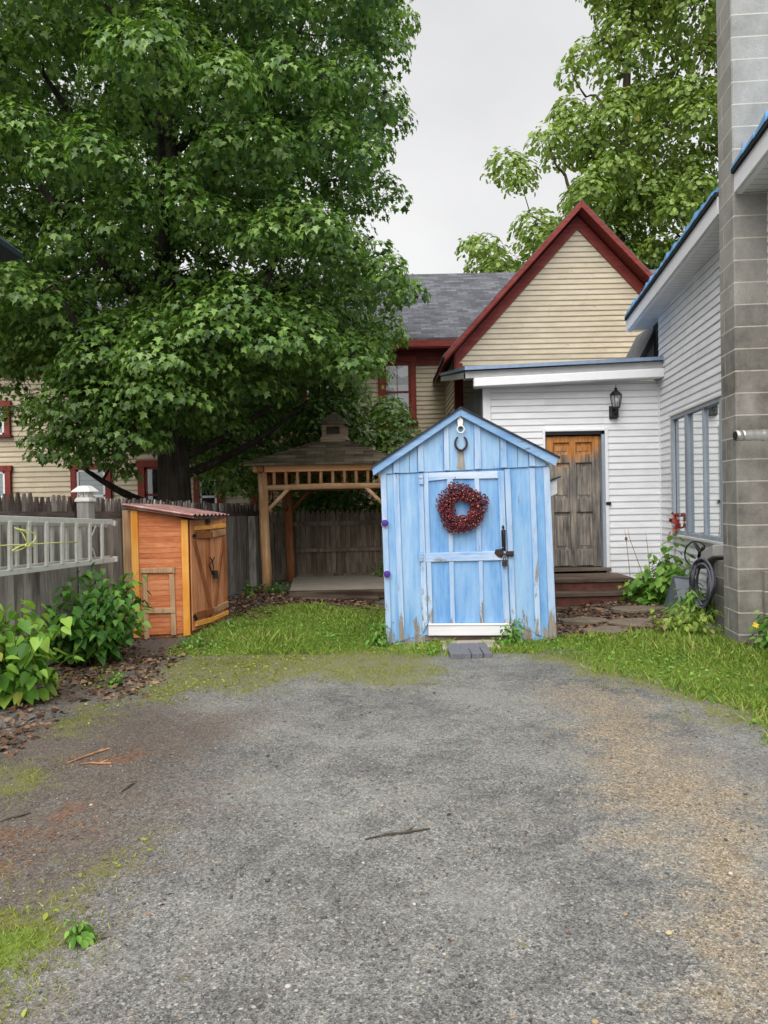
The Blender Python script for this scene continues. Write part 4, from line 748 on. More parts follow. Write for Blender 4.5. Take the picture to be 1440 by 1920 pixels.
# ------------------------------------------------------------------ gazebo
gzb = thing('gazebo', 'small log gazebo with mossy shake roof and louvred cupola', 'gazebo', (-.9, 14.4, 0))
dv = V((.14, 1, 0)).normalized(); rv = V((1, -.0, 0)); FLp = P(501.5, 1106, 13.6); FLp.z = 0; wd, dp = 2.28, 1.65; zp = P(491, 886, 13.6).z; lean = V((-.045, 0, 0))
base = {(i, j): FLp + rv * wd * i + dv * dp * j for i in (0, 1) for j in (0, 1)}
for (i, j), b_ in base.items():
    m = MB(); pts = [b_ + lean * (k / 5) + V((.006 * math.sin(k * 2 + i), .004 * math.cos(k + j), zp * k / 5)) for k in range(6)]; m.tube(pts, [.094, .09, .088, .087, .085, .084], 12); m.build('post', M['log'] if j == 0 else M['logdark'], gzb, smooth=True)
tp = {k: v + lean + UP * zp for k, v in base.items()}
for a, b in (((0, 0), (1, 0)), ((0, 1), (1, 1)), ((0, 0), (0, 1)), ((1, 0), (1, 1))):
    d_ = (tp[b] - tp[a]).normalized(); m = MB(); m.beam(tp[a] - d_ * .16 + UP * .07, tp[b] + d_ * .16 + UP * .07, .10, .135); m.build('beam', M['beam'] if a[1] == b[1] == 0 else M['logdark'], gzb, bevel=.01)
    zr = P(600, 913, 13.6).z; pa, pb = V((tp[a].x, tp[a].y, zr)), V((tp[b].x, tp[b].y, zr)); m = MB(); m.tube([pa + d_ * .02, (pa + pb) / 2 + UP * .012, pb - d_ * .02], [.05, .056, .05], 10); m.build('crossrail', M['logx'] if a[1] == b[1] == 0 else M['logdark'], gzb, smooth=True)
    m = MB(); n = 10
    for k in range(n):
        s_ = (k + 1) / (n + 1) if True else 0; c_ = pa + (pb - pa) * s_; m.tube([c_ + UP * .03, c_ + UP * (zp - zr + .02)], [.032, .030], 8)
    each(m, 'spindle', M['log'] if a[1] == b[1] == 0 else M['logdark'], gzb, smooth=True)
    for s_, e_ in ((a, 1), (b, -1)):
        c_ = V((tp[s_].x, tp[s_].y, zr)); m = MB(); m.tube([c_ + d_ * e_ * .06 - UP * .42, c_ + d_ * e_ * .28 - UP * .20, c_ + d_ * e_ * .46 - UP * .02], [.032, .036, .034], 8); m.build('knee_brace', M['logx'] if a[1] == b[1] == 0 else M['logdark'], gzb, smooth=True)
gc = (tp[(0, 0)] + tp[(1, 1)]) / 2; zE = P(477, 873, 13.4).z; zC_ = P(618, 829, 14.4).z
def ring(h, z): return [gc + rv * sx * h[0] + dv * sy * h[1] + UP * (z - gc.z) for sx, sy in ((-1, -1), (1, -1), (1, 1), (-1, 1))]
m = MB(); n = 7; H0 = (wd / 2 + .25, dp / 2 + .25); H1 = (.21, .20)
for k in range(n):
    s0, s1 = k / n, (k + 1) / n; prof = lambda s: zE + (zC_ - zE) * (s ** .92); L_ = lambda s: (H0[0] + (H1[0] - H0[0]) * s, H0[1] + (H1[1] - H0[1]) * s)
    a, b = ring(L_(s0), prof(s0) + .034), ring(L_(s1), prof(s1)); a2 = ring(L_(s0), prof(s0) - .004); bq = a + b + a2
    m.add(bq, [(i, (i + 1) % 4, 4 + (i + 1) % 4, 4 + i) for i in range(4)] + [(8 + i, 8 + (i + 1) % 4, (i + 1) % 4, i) for i in range(4)])
a = ring(H0, zE - .004); m.add(a, [(0, 1, 2, 3)]); o = m.build('roof', M['roofbrown'], gzb, recalc=False); setuv(o, lambda p, n_: (p.x, p.z * 2.4) if abs(n_.y) > abs(n_.x) else (p.y, p.z * 2.4))
m = MB()
for sx, sy in ((-1, -1), (1, -1), (1, 1), (-1, 1)): m.tube([gc + rv * sx * H0[0] + dv * sy * H0[1] + UP * (zE + .02 - gc.z), gc + rv * sx * H1[0] + dv * sy * H1[1] + UP * (zC_ + .02 - gc.z)], .022, 6)
each(m, 'hip_ridge', M['timber'], gzb)
zt1 = P(618, 797, 14.4).z; zt2 = P(618, 771, 14.4).z; m = MB(); a, b, c_ = ring((.27, .25), zC_ - .03), ring((.205, .20), zC_ + .11), ring((.205, .20), zt1 + .02)
m.add(a + b + c_, [(i + o_, (i + 1) % 4 + o_, (i + 1) % 4 + 4 + o_, i + 4 + o_) for o_ in (0, 4) for i in range(4)]); cu = m.build('cupola', M['cupola'], gzb)
m = MB()
for k in range(4):
    for sgn, ax_ in ((-1, 0),): m.beam(gc + dv * -.21 - rv * .12 + UP * (zC_ + .15 + k * .035 - gc.z), gc + dv * -.21 + rv * .12 + UP * (zC_ + .15 + k * .035 - gc.z), .03, .02, UP + dv * -.8)
each(m, 'louvre', M['timber'], cu)
m = MB(); a = ring((.255, .25), zt1 - .005); ap = gc + UP * (zt2 - gc.z); b = ring((.245, .24), zt1 + .025); m.add(a + b + [ap], [(0, 1, 2, 3)] + [(i, (i + 1) % 4, 4 + (i + 1) % 4, 4 + i) for i in range(4)] + [(4 + i, 4 + (i + 1) % 4, 8) for i in range(4)]); o = m.build('cupola_roof', M['roofbrown'], cu); setuv(o, lambda p, n_: (p.x, p.z * 1.3))
m = MB(); m.lathe(ap, [(.025, -.02), (.03, .01), (.015, .03), (.034, .06), (.036, .075), (.014, .1), (.018, .12), (.004, .14)], 10); m.build('finial', M['timber'], cu, smooth=True)
pf = thing('patio_slab', 'worn concrete slab with a timber front edge under the gazebo', 'slab', (-.6, 13.7, 0))
m = MB(); m.prism([V((-1.62, 12.95, .0)), V((.35, 12.95, .0)), V((.5, 15.4, .0)), V((-1.85, 15.4, .0))], UP * .155); m.build('slab', M['concrete'], pf, bevel=.012)
m = MB(); m.box((-.62, 12.86, .085), (2.0, .16, .15)); m.build('edge_timber', M['sleeper'], pf, bevel=.015); m = MB(); m.box((-.75, 12.66, .03), (1.3, .2, .09)); m.build('step_timber', M['sleeper'], pf, bevel=.015)
# ------------------------------------------------------------------ blue shed
YS = 8.8
def s(zx, zy, off=0): p = P(680 + zx * .2639, 740 + zy * .2639, YS); return V((p.x, YS - off, p.z))
bs = thing('garden_shed', 'weathered blue board and batten garden shed with a wreath on its door', 'shed', (1.0, 9.9, 0))
m = MB(); m.prism([s(130, 545), s(690, 125), s(1322, 500), s(1372, 1760), s(175, 1775)], V((0, 2.3, 0))); m.build('wall', M['blue'], bs)
def bd(mb, pts, off, th_=.02): mb.prism([s(x, y, off) for x, y in pts], V((0, th_ + .004, 0)))
m = MB()                                            # wide boards of the front
for q in ([(165, 570), (255, 566), (297, 1742), (200, 1768)], [(258, 566), (388, 562), (430, 1700), (300, 1742)], [(1047, 535), (1180, 528), (1225, 1690), (1088, 1640)], [(1183, 528), (1280, 520), (1322, 1735), (1228, 1692)]): bd(m, q, .006, .006)
each(m, 'front_board', M['blue'], bs)
m = MB()
for q in ([(126, 565), (165, 563), (208, 1770), (168, 1775)], [(215, 566), (256, 564), (300, 1742), (262, 1750)], [(388, 560), (428, 560), (462, 1625), (425, 1690)], [(1004, 530), (1046, 528), (1088, 1620), (1052, 1640)], [(1180, 522), (1220, 520), (1265, 1712), (1226, 1700)], [(1280, 517), (1324, 513), (1376, 1735), (1324, 1745)]): bd(m, q, .028, .022)
each(m, 'batten', M['bluelight'], bs, bevel=.004)
m = MB()
xs_g = [110, 213, 332, 388, 572, 790, 972, 1098, 1176, 1300]
top = lambda x: 545 - (x - 75) * (545 - 120) / (690 - 75) if x < 690 else 120 + (x - 690) * (500 - 120) / (1360 - 690)
bot = lambda x: 566 - (x - 125) * .049
for a, b in zip(xs_g, xs_g[1:]):
    pts = [(a + 1.5, bot(a)), (b - 1.5, bot(b)), (b - 1.5, top(b))] + ([(690, top(690))] if a < 690 < b else []) + [(a + 1.5, top(a))]; bd(m, pts, .024, .02)
gb = each(m, 'gable_board', M['blue'], bs, bevel=.003)
m = MB()
for a, b in ((213, 252), (388, 427), (571, 607), (787, 832), (972, 1016), (1175, 1216)):
    dxx = 8; bd(m, [(a + dxx, bot(a) - 3), (b + dxx, bot(b) - 3), (b, top(b) + 12), (a, top(a) + 12)], .046, .022)
each(m, 'gable_batten', M['bluelight'], bs, bevel=.004)
m = MB(); bd(m, [(66, 520), (78, 578), (690, 158), (690, 100)], .10, .028); bd(m, [(690, 100), (690, 158), (1358, 512), (1382, 452)], .098, .028); each(m, 'fascia', M['bluefascia'], bs, bevel=.004)
m = MB()
for a, b in (((62, 512), (690, 92)), ((690, 92), (1388, 444))):
    p, q = s(*a, .12), s(*b, .12); m.prism([p, q, q - UP * .022, p - UP * .022], V((0, 2.55, 0)))
o = m.build('roof', M['roofblack'], bs); setuv(o, boxuv)
m = MB(); bd(m, [(668, 405), (715, 400), (722, 470), (730, 530), (712, 540), (690, 536), (664, 525), (672, 470)], .026, .004); bpm = m.build('bare_patch', M['postgrey'], gb[4]); bpm['label'] = 'flaked patch of bare grey wood'
# door
m = MB(); bd(m, [(432, 556), (1000, 540), (1045, 1628), (466, 1628)], .014, .012); dr = m.build('door', M['bluepanel'], bs)
m = MB()
for q in ([(430, 556), (464, 555), (482, 1125), (448, 1125)], [(956, 542), (1000, 541), (1020, 1110), (980, 1112)], [(597, 600), (640, 598), (645, 1118), (610, 1120)], [(790, 594), (826, 592), (842, 1112), (808, 1114)]): bd(m, q, .036, .022)
for q in ([(452, 1185), (486, 1185), (500, 1628), (468, 1628)], [(612, 1186), (646, 1186), (656, 1628), (624, 1628)], [(820, 1182), (850, 1180), (858, 1628), (832, 1628)], [(980, 1178), (1022, 1176), (1044, 1628), (1000, 1628)]): bd(m, q, .036, .022)
each(m, 'stile', M['bluelight'], dr, bevel=.004)
m = MB(); bd(m, [(464, 556), (956, 544), (958, 596), (640, 600), (597, 602), (466, 615)], .038, .022); bd(m, [(446, 1125), (1020, 1108), (1024, 1174), (448, 1188)], .040, .022); each(m, 'door_rail', M['bluerail'], dr, bevel=.004)
m = MB(); bd(m, [(465, 1626), (1052, 1624), (1056, 1704), (466, 1706)], .06, .03); bd(m, [(463, 1622), (1054, 1620), (1054, 1632), (463, 1634)], .072, .04); m.build('kick_board', M['whitepaint'], dr, bevel=.004)
m = MB(); bd(m, [(980, 960), (1010, 960), (1012, 1080), (984, 1080)], .052, .01); m.tube(smooth_pts([s(994, 955, .05), s(994, 975, .085), s(997, 1020, .095), s(1000, 1070, .085), s(1000, 1092, .05)]), [.010] * 25, 8); m.lathe(s(993, 940, .045), [(.004, -.02), (.012, -.008), (.016, .0), (.010, .012), (.004, .024)], 8); m.box(s(998, 1098, .045), (.05, .012, .03)); m.build('door_handle', M['black'], dr)
m = MB(); bd(m, [(940, 1098), (985, 1094), (1000, 1120), (985, 1160), (955, 1150), (932, 1125)], .05, .008); m.beam(s(970, 1130, .065), s(1060, 1130, .065), .02, .02); m.box(s(1040, 1128, .06), (.09, .012, .06)); m.build('hasp', M['rust'], dr, bevel=.003)
m = MB(); m.box(s(1002, 1195, .075), (.055, .035, .06)); m.tube(smooth_pts([s(993, 1180, .075), s(993, 1160, .075), s(1001, 1148, .075), s(1010, 1160, .075), s(1010, 1180, .075)]), .006, 6); m.build('padlock', M['rust'], dr, bevel=.006)
m = MB()
for y in (605, 1148): bd(m, [(398, y - 30), (428, y - 32), (430, y + 30), (400, y + 32)], .052, .008)
each(m, 'hinge', M['bluerail'], dr)
m = MB(); bd(m, [(440, 1706), (1042, 1706), (1040, 1742), (440, 1745)], .03, .03); m.build('sill_beam', M['timber'], bs, bevel=.006)
ps = thing('paver_step', 'grey brick paver step on a tan concrete pad before the blue shed door', 'step', (1.0, 8.5, 0))
a, b, c_, d = G(827, 1203), G(935, 1203), G(925, 1231), G(836, 1233)
m = MB(); x0, x1 = G(828, 1215).x, G(934, 1212).x; y1 = 8.76; y0 = G(880, 1221).y - .12; m.box(((x0 + x1) / 2, (y0 + .14 + y1) / 2, .012), (x1 - x0, y1 - y0 - .14, .05)); m.build('pad', M['concrete'], ps, bevel=.01)
m = MB(); X0, X1 = G(840, 1225).x, G(919, 1225).x; lay = [(0, .32, 1, 2), (.32, .78, 1, 2), (.78, 1, 1, 2), (0, .5, .5, 1), (.5, .78, .5, 1), (.78, 1, .5, 1), (0, .5, 0, .5), (.5, .78, 0, .5), (.78, 1, 0, .5)]
yy0, yy1 = G(880, 1234).y, G(880, 1213).y
for a, b, c_, d in lay: m.box((X0 + (X1 - X0) * (a + b) / 2, yy0 + (yy1 - yy0) * (c_ + d) / 4, .005), ((X1 - X0) * (b - a) - .008, (yy1 - yy0) * (d - c_) / 2 - .008, .085 + .004 * math.sin(a * 9 + c_)))
each(m, 'paver', M['paver'], ps, bevel=.006)
# things hung on the shed
W0 = s(697, 805, .085); k_ = .2639 * YS / F; wr_ = thing('berry_wreath', 'dark red berry wreath hanging on the blue shed door', 'wreath', W0)
n = 2100; th_ = RNG.uniform(0, 6.283, n); ph = RNG.uniform(0, 6.283, n); rr_ = 112 * k_ + 54 * k_ * np.cos(ph) * RNG.uniform(.5, 1.15, n); lump = 1 + .06 * np.sin(3 * th_ + 1) + .05 * np.sin(5 * th_)
stray = RNG.uniform(0, 1, n) < .16; rr_ = np.where(stray, RNG.uniform(150, 182, n) * k_, rr_)
cxx = W0.x + rr_ * lump * np.cos(th_); czz = W0.z + rr_ * lump * np.sin(th_) * 1.0; cyy = W0.y - .045 * np.sin(ph) * np.where(stray, .6, 1) - .005
cxx = np.concatenate([cxx, W0.x + (-70 + RNG.normal(0, 18, 26)) * k_]); czz = np.concatenate([czz, W0.z + (158 + RNG.normal(0, 22, 26)) * k_]); cyy = np.concatenate([cyy, W0.y + RNG.uniform(-.03, .02, 26)]); N = len(cxx)
fi = (1 + 5 ** .5) / 2; iv = np.array([(-1, fi, 0), (1, fi, 0), (-1, -fi, 0), (1, -fi, 0), (0, -1, fi), (0, 1, fi), (0, -1, -fi), (0, 1, -fi), (fi, 0, -1), (fi, 0, 1), (-fi, 0, -1), (-fi, 0, 1)]) / 1.902
ift = [(0, 11, 5), (0, 5, 1), (0, 1, 7), (0, 7, 10), (0, 10, 11), (1, 5, 9), (5, 11, 4), (11, 10, 2), (10, 7, 6), (7, 1, 8), (3, 9, 4), (3, 4, 2), (3, 2, 6), (3, 6, 8), (3, 8, 9), (4, 9, 5), (2, 4, 11), (6, 2, 10), (8, 6, 7), (9, 8, 1)]
vv = iv[None] * RNG.uniform(.0065, .0105, N)[:, None, None] + np.stack([cxx, cyy, czz], 1)[:, None, :]
lp_ = (np.array(ift).ravel()[None] + (np.arange(N) * 12)[:, None]).ravel(); fast_mesh('berries', vv.reshape(-1, 3), lp_, np.arange(N * 20) * 3, M['berry'], wr_, smooth=True)
m = MB(); m.tube([W0 + V((math.cos(k * .2618), 0, math.sin(k * .2618))) * 112 * k_ + V((0, .0, 0)) for k in range(24)], .026, 8, closed=True)
for i in range(0, N, 2):
    a_ = math.atan2(czz[i] - W0.z, cxx[i] - W0.x); q_ = W0 + V((math.cos(a_), 0, math.sin(a_))) * 112 * k_; m.tube([q_, V((cxx[i], cyy[i], czz[i]))], .0018, 3)
m.build('twig_ring', plain('wreath_twig', lin(70, 22, 26), .8), wr_, recalc=False)
m = MB(); c_ = s(695, 348, .058); pts = [c_ + V((math.sin(a_) * .066 * (1 - .08 * (math.cos(a_) > .6)), 0, -math.cos(a_) * .082)) for a_ in np.linspace(-2.62, 2.62, 26)]; rad = [.008 + .006 * math.cos(a_ / 2.2) for a_ in np.linspace(-2.62, 2.62, 26)]; m.tube(pts, rad, 8)
tag(m.build('horseshoe', M['rust'], None, c_, smooth=True), 'rusty horseshoe nailed open end up on the blue shed gable', 'horseshoe')
zp_ = thing('hanger_plate', 'white metal plate with a round ring hung above the horseshoe', 'hanger', s(690, 200, .07))
m = MB(); bd(m, [(668, 152), (706, 150), (710, 190), (706, 236), (676, 238), (668, 190)], .07, .014); m.build('plate', M['whiteplastic'], zp_, bevel=.004)
m = MB(); bd(m, [(668, 160), (682, 160), (672, 182)], .078, .006); bd(m, [(692, 158), (706, 158), (704, 182)], .078, .006); bd(m, [(674, 228), (708, 228), (704, 246), (678, 246)], .076, .006); each(m, 'cut_out', M['black'], zp_)
m = MB(); c_ = s(692, 250, .075); m.tube([c_ + V((math.cos(k * .3142), 0, math.sin(k * .3142))) * .040 for k in range(20)], .007, 8, closed=True); m.build('ring', M['whiteplastic'], zp_, smooth=True)
for i, (x, y) in enumerate(((158, 912), (173, 1272))):
    r_ = Matrix.Rotation(R(90), 3, 'X'); c_ = s(x, y, .05); rf = thing('reflector', ['upper purple disc reflector on the corner of the blue shed', 'lower purple disc reflector on the corner of the blue shed'][i], 'reflector', c_, 'purple reflectors on the shed corner')
    m = MB(); m.lathe(c_, [(.004, -.018), (.038, -.014), (.041, -.002), (.041, .008), (.036, .013), (.01, .016)], 18, r_); m.build('disc', M['purple'], rf, smooth=False, bevel=.002)
    m = MB(); m.box(c_ + V((0, -.002, .043)), (.012, .008, .02)); m.lathe(c_ + V((0, .017, -.006)), [(.043, 0), (.043, .004)], 18, r_); m.build('bracket', M['whiteplastic'], rf)
bx = thing('nest_box', 'small white wooden box with a dark lid on the right side of the blue shed', 'box', P(1039, 912, 8.98))
a, b = P(1030, 902, 8.98), P(1045, 930, 8.98); m = MB(); m.prism([a + V((-.04, 0, -.01)), V((b.x, 8.98, a.z + .04)), V((b.x, 8.98, b.z + .03)), V((a.x - .04, 8.98, b.z - .03))], V((0, .16, 0))); m.build('body', M['whitepaint'], bx, bevel=.003)
m = MB(); m.beam(P(1028, 902, 9.05), P(1048, 894, 9.05), .2, .015); m.build('lid', M['black'], bx)
# ------------------------------------------------------------------ odds and ends by the white wall
hz_ = thing('garden_hose', 'grey rubber hose coiled and hung on the white wall below the window', 'hose', PR.at(1318, 1080, .2))
m = MB(); rr = random.Random(5)
def hoop(cx_, cy_, rx, ry, off, ph=0, n=26): return [PR.at(cx_ + rx * math.cos(k / n * 6.283 + ph), cy_ + ry * math.sin(k / n * 6.283 + ph) * (1 if math.sin(k / n * 6.283 + ph) < 0 else 1.15), off + .02 * math.sin(k)) for k in range(n)]
for k in range(9): m.tube(hoop(1317 + rr.uniform(-3, 4), 1090 + rr.uniform(-4, 6), 17 + rr.uniform(-5, 5), 35 + rr.uniform(-4, 7), .16 + k * .018), .013, 8, closed=True)
m.build('coil', M['hose'], hz_, smooth=True)
tl = PR.at(1305, 1062, .22); gd = G(1272, 1166); m = MB(); m.tube(smooth_pts([tl, PR.at(1297, 1090, .24), (PR.at(1290, 1120, .26)), V((gd.x + .05, gd.y, .25)), V((gd.x, gd.y, .03)), V((gd.x - .12, gd.y - .05, .02)), V((gd.x - .1, gd.y - .2, .02)), V((gd.x + .1, gd.y - .22, .02))]), .014, 8)
m.tube(smooth_pts([PR.at(1312, 1062, .24), PR.at(1303, 1095, .27), V((gd.x + .12, gd.y, .28)), V((gd.x + .04, gd.y - .06, .03)), V((gd.x - .3, gd.y + .1, .03)), V((gd.x - .42, gd.y + .25, .05))]), .013, 8); m.build('hose_tail', M['hose'], hz_, smooth=True)
wh = thing('wire_hoop', 'black wire hoop with a clamp propped above the hose coil', 'hoop', PR.at(1303, 1038, .1))
m = MB(); m.tube([PR.at(1305 + 21 * math.cos(a_), 1039 + 24 * math.sin(a_), .14) for a_ in np.linspace(.9, 5.6, 26)], .011, 8); m.build('ring', M['black'], wh, smooth=True)
m = MB(); m.tube([PR.at(1303, 1020, .15), PR.at(1313, 1034, .15), PR.at(1310, 1046, .15)], [.022, .026, .018], 8); m.tube([PR.at(1312, 1038, .15), PR.at(1319, 1027, .16)], [.014, .022], 8); m.tube([PR.at(1296, 1042, .15), PR.at(1303, 1046, .15)], [.02, .012], 8); m.build('clamp', M['black'], wh, smooth=True)
for i, (q_, mt) in enumerate((([(1262, 1079), (1301, 1084), (1278, 1166), (1240, 1150)], 'slate'), ([(1301, 1084), (1304, 1090), (1281, 1170), (1272, 1164)], 'black'))):
    a, b = P(*q_[0], 10.35), P(*q_[1], 10.25); c_, d = G(*q_[2]), G(*q_[3]); m = MB(); m.prism([a, b, c_, d], V((.02, .03, 0))); tag(m.build('leaning_slate', M[mt], None, G(1262, 1160), bevel=.004), ['broad grey slate leaning among weeds by the hose', 'narrow black board leaning against the grey slate'][i], 'slate')
# ------------------------------------------------------------------ plants
def bez(a, b, c, n=5): return [a * (1 - t_) ** 2 + b * 2 * t_ * (1 - t_) + c * t_ ** 2 for t_ in [i / n for i in range(n + 1)]]
def shrub(name, label, cat, base, stems, height, spread, nleaf, lsize, shape, mat, group=None, lean=(0, 0), stemr=.006, up=.6, low=.15, arch=.5):
    base = V(base); r = thing(name, label, cat, base, group); m = MB(); pos, nr, tp_, sz = [], [], [], []
    for k in range(stems):
        a_ = random.uniform(0, 6.283); q_ = math.sqrt(random.random()); h = height * random.uniform(.45, 1.12) * (1 - .35 * q_)
        top_ = base + V((math.cos(a_) * spread * q_ + lean[0] * h, math.sin(a_) * spread * q_ + lean[1] * h, h)); s0 = base + V((math.cos(a_) * spread * .25 * q_, math.sin(a_) * spread * .25 * q_, 0))
        mid_ = (s0 + top_) / 2 + V((-math.cos(a_) * .1 * spread, -math.sin(a_) * .1 * spread, h * .25 * arch)); pts = bez(s0, mid_, top_, 7); m.tube(pts, [stemr * (1 - .75 * i / 7) for i in range(8)], 5)
        for j in range(nleaf):
            t_ = low + (1 - low) * random.random() ** .8; i = min(int(t_ * 7), 6); p = pts[i].lerp(pts[i + 1], t_ * 7 - i); b_ = random.uniform(0, 6.283); o_ = V((math.cos(b_), math.sin(b_), random.uniform(-.5, .25)))
            pos.append(p + o_ * lsize * random.uniform(.1, .8)); tp_.append(o_ + V((0, 0, -.35))); nr.append(V((o_.x * .5, o_.y * .5 - .15, up + .3)) + V((random.gauss(0, .3), random.gauss(0, .3), 0))); sz.append(lsize * random.uniform(.55, 1.15) * (1.1 - .35 * t_))
    m.build('stem', M['stem'], r, smooth=True, recalc=False); leaves('foliage', mat, r, [tuple(p) for p in pos], [tuple(p) for p in nr], [tuple(p) for p in tp_], sz, shape, .22, .25)
    return r
def gp(px, py): p = G(px, py); return V((p.x, p.y, float(gz(p.x, p.y))))
shrub('knotweed_bush', 'bright heart leaved bush overhanging the driveway at the left edge', 'bush', gp(22, 1318), 40, .98, .54, 13, .15, 'heart', M['bush'], 'bushes along the picket fence')
shrub('knotweed_bush', 'deep green heart leaved bush between the fence post and orange shed', 'bush', gp(176, 1242), 70, 1.16, .64, 17, .130, 'heart', M['bushdeep'], 'bushes along the picket fence', lean=(.02, 0))
for k, (px, py, h, sp, ns, lab, mt) in enumerate(((712, 1212, .34, .2, 16, 'leafy weed clump at the left foot of the blue shed', 'weed'), (962, 1208, .40, .12, 12, 'leafy weed clump right of the white kick board', 'weed'), (700, 1095, .6, .25, 8, 'weed climbing the board fence beside the blue shed', 'bushdeep'),
        (505, 1140, .3, .28, 16, 'low weeds round the front gazebo post', 'bushdeep'), (468, 1125, .35, .16, 8, 'pale weed by the grey fence near the gazebo', 'weed'), (215, 1285, .16, .25, 10, 'small weed clump on leaf litter below the deep green bush', 'weed'), (372, 1215, .2, .25, 14, 'weed tuft under the orange shed corner', 'weed'), (146, 1768, .13, .03, 6, 'lone weed seedling in the gravel beside the corner moss', 'weed'),
        (810, 1224, .14, .10, 7, 'short weed left of the paver step', 'weed'), (940, 1214, .16, .12, 9, 'short weed right of the paver step', 'weed'), (440, 1185, .2, .3, 16, 'weed patch before the orange shed doors', 'weed'))):
    b = gp(px, py)
    if k == 2: b = V((.0 - .12, 15.1, .12))
    if k == 3: b = V((FLp.x + .2, 13.35, .04))
    shrub('weed_clump', lab, 'weeds', b, ns, h, sp, 9, .07 if h > .2 else .045, 'oval', M[mt], None, stemr=.003)
shrub('broadleaf_plant', 'leafy green plant between the brick steps and leaning slate', 'plant', V((3.74, 11.0, 0)), 30, .72, .30, 12, .17, 'maple', M['weed'], 'plants below the big window')
shrub('broadleaf_plant', 'tall pale plant against the white corner below the window', 'plant', V((4.05, 10.75, 0)), 22, 1.22, .32, 11, .17, 'oval', M['weed'], 'plants below the big window')
shrub('broadleaf_plant', 'drooping strap leaved plant before the hose coil', 'plant', gp(1312, 1178), 40, .50, .30, 11, .17, 'strap', M['weed'], 'plants below the big window')
shrub('broadleaf_plant', 'low yellow green plant in front of the chimney foundation', 'plant', gp(1290, 1204), 44, .36, .44, 10, .09, 'oval', M['grass'], 'plants below the big window')
shrub('broadleaf_plant', 'green plant with a yellow bloom right of the chimney foot', 'plant', V((3.72, 7.35, .1)), 18, .52, .16, 10, .09, 'oval', M['weed'], 'plants below the big window')
c_ = P(1417, 1172, 7.3); fl_ = thing('yellow_flower', 'single yellow flower right of the chimney foot', 'flower', c_); an_ = np.arange(8) * .785
leaves('petal', M['petal'], fl_, np.tile(np.array(c_), (8, 1)), np.tile(np.array([0, -.8, .6]), (8, 1)) + unit(8) * .3, np.stack([np.cos(an_), np.sin(an_) * .5, np.sin(an_)], 1), np.full(8, .034), 'oval')
m = MB(); m.tube([c_ + V((0, .01, 0)), c_ + V((.02, .03, -.12)), c_ + V((.05, .05, -.30))], .003, 4); m.build('stem', M['stem'], fl_)
for k, (a, b, lab) in enumerate((((1174, 1010), (1184, 1090), 'shortest dry stalk with a red seed head before the white siding'), ((1180, 1008), (1222, 1092), 'longest dry stalk slanting across the white siding'), ((1213, 1016), (1222, 1092), 'thin upright dry stalk nearest the white wall corner'))):
    p, q = P(*a, 11.6), P(*b, 11.6); q.z = 0; q.x += .0; m = MB(); m.tube([q, q.lerp(p, .5) + V((.01, 0, 0)), p, p + V((-.02, 0, .14))], [.006, .005, .004, .002], 5)
    if k == 0: m.lathe(p, [(.004, -.03), (.022, -.01), (.02, .012), (.004, .03)], 6)
    tag(m.build('dry_stalk', plain('dry_stalk', lin(120, 84, 66), .9), None, q, recalc=False), lab, 'dry stalk', 'dry stalks before the white siding')
n = 26; c_ = PR.at(1266, 980, .06); zz = RNG.uniform(-.16, .14, n)
o = leaves('leaf_garland', M['redleaf'], None, np.stack([c_.x + RNG.normal(0, .03, n), c_.y + RNG.normal(0, .03, n), c_.z + zz], 1), unit(n) + np.array([-1, -.6, 0]), unit(n) + np.array([0, 0, -1]), RNG.uniform(.05, .10, n), 'maple', org=tuple(c_)); tag(o, 'small red leaf spray hanging at the lower corner of the big window', 'leaf spray')
# sticks on the gravel
for a, b, r_, lab in (((684, 1572), (806, 1553), .006, 'longest dark twig lying in the middle of the gravel'), ((125, 1432), (205, 1405), .007, 'pale stick on orange needles near the left bush'), ((150, 1434), (208, 1433), .006, 'short dark stick below the pale stick on orange needles'), ((160, 1765), (200, 1760), .004, 'thin twig beside the lone seedling'), ((0, 1545), (58, 1527), .005, 'dark twig at the left edge above the rusty needles'), ((228, 1488), (252, 1472), .006, 'stubby brown stick near the centre left of the gravel')):
    p, q = G(*a), G(*b); p.z = float(gz(p.x, p.y)) + r_; q.z = float(gz(q.x, q.y)) + r_; m = MB(); m.tube([p, p.lerp(q, .3) + V((.008, .012, .004)), p.lerp(q, .65) + V((-.004, -.008, .003)), q], [r_ * .5, r_ * .9, r_, r_ * .7], 6); m.tube([p.lerp(q, .6), p.lerp(q, .75) + V((.01, .05, .006))], [r_ * .6, r_ * .3], 5)
    tag(m.build('twig', M['barkoak'] if 'pale' not in lab else M['battenv'], None, p.lerp(q, .5)), lab, 'twig', 'twigs on the gravel')
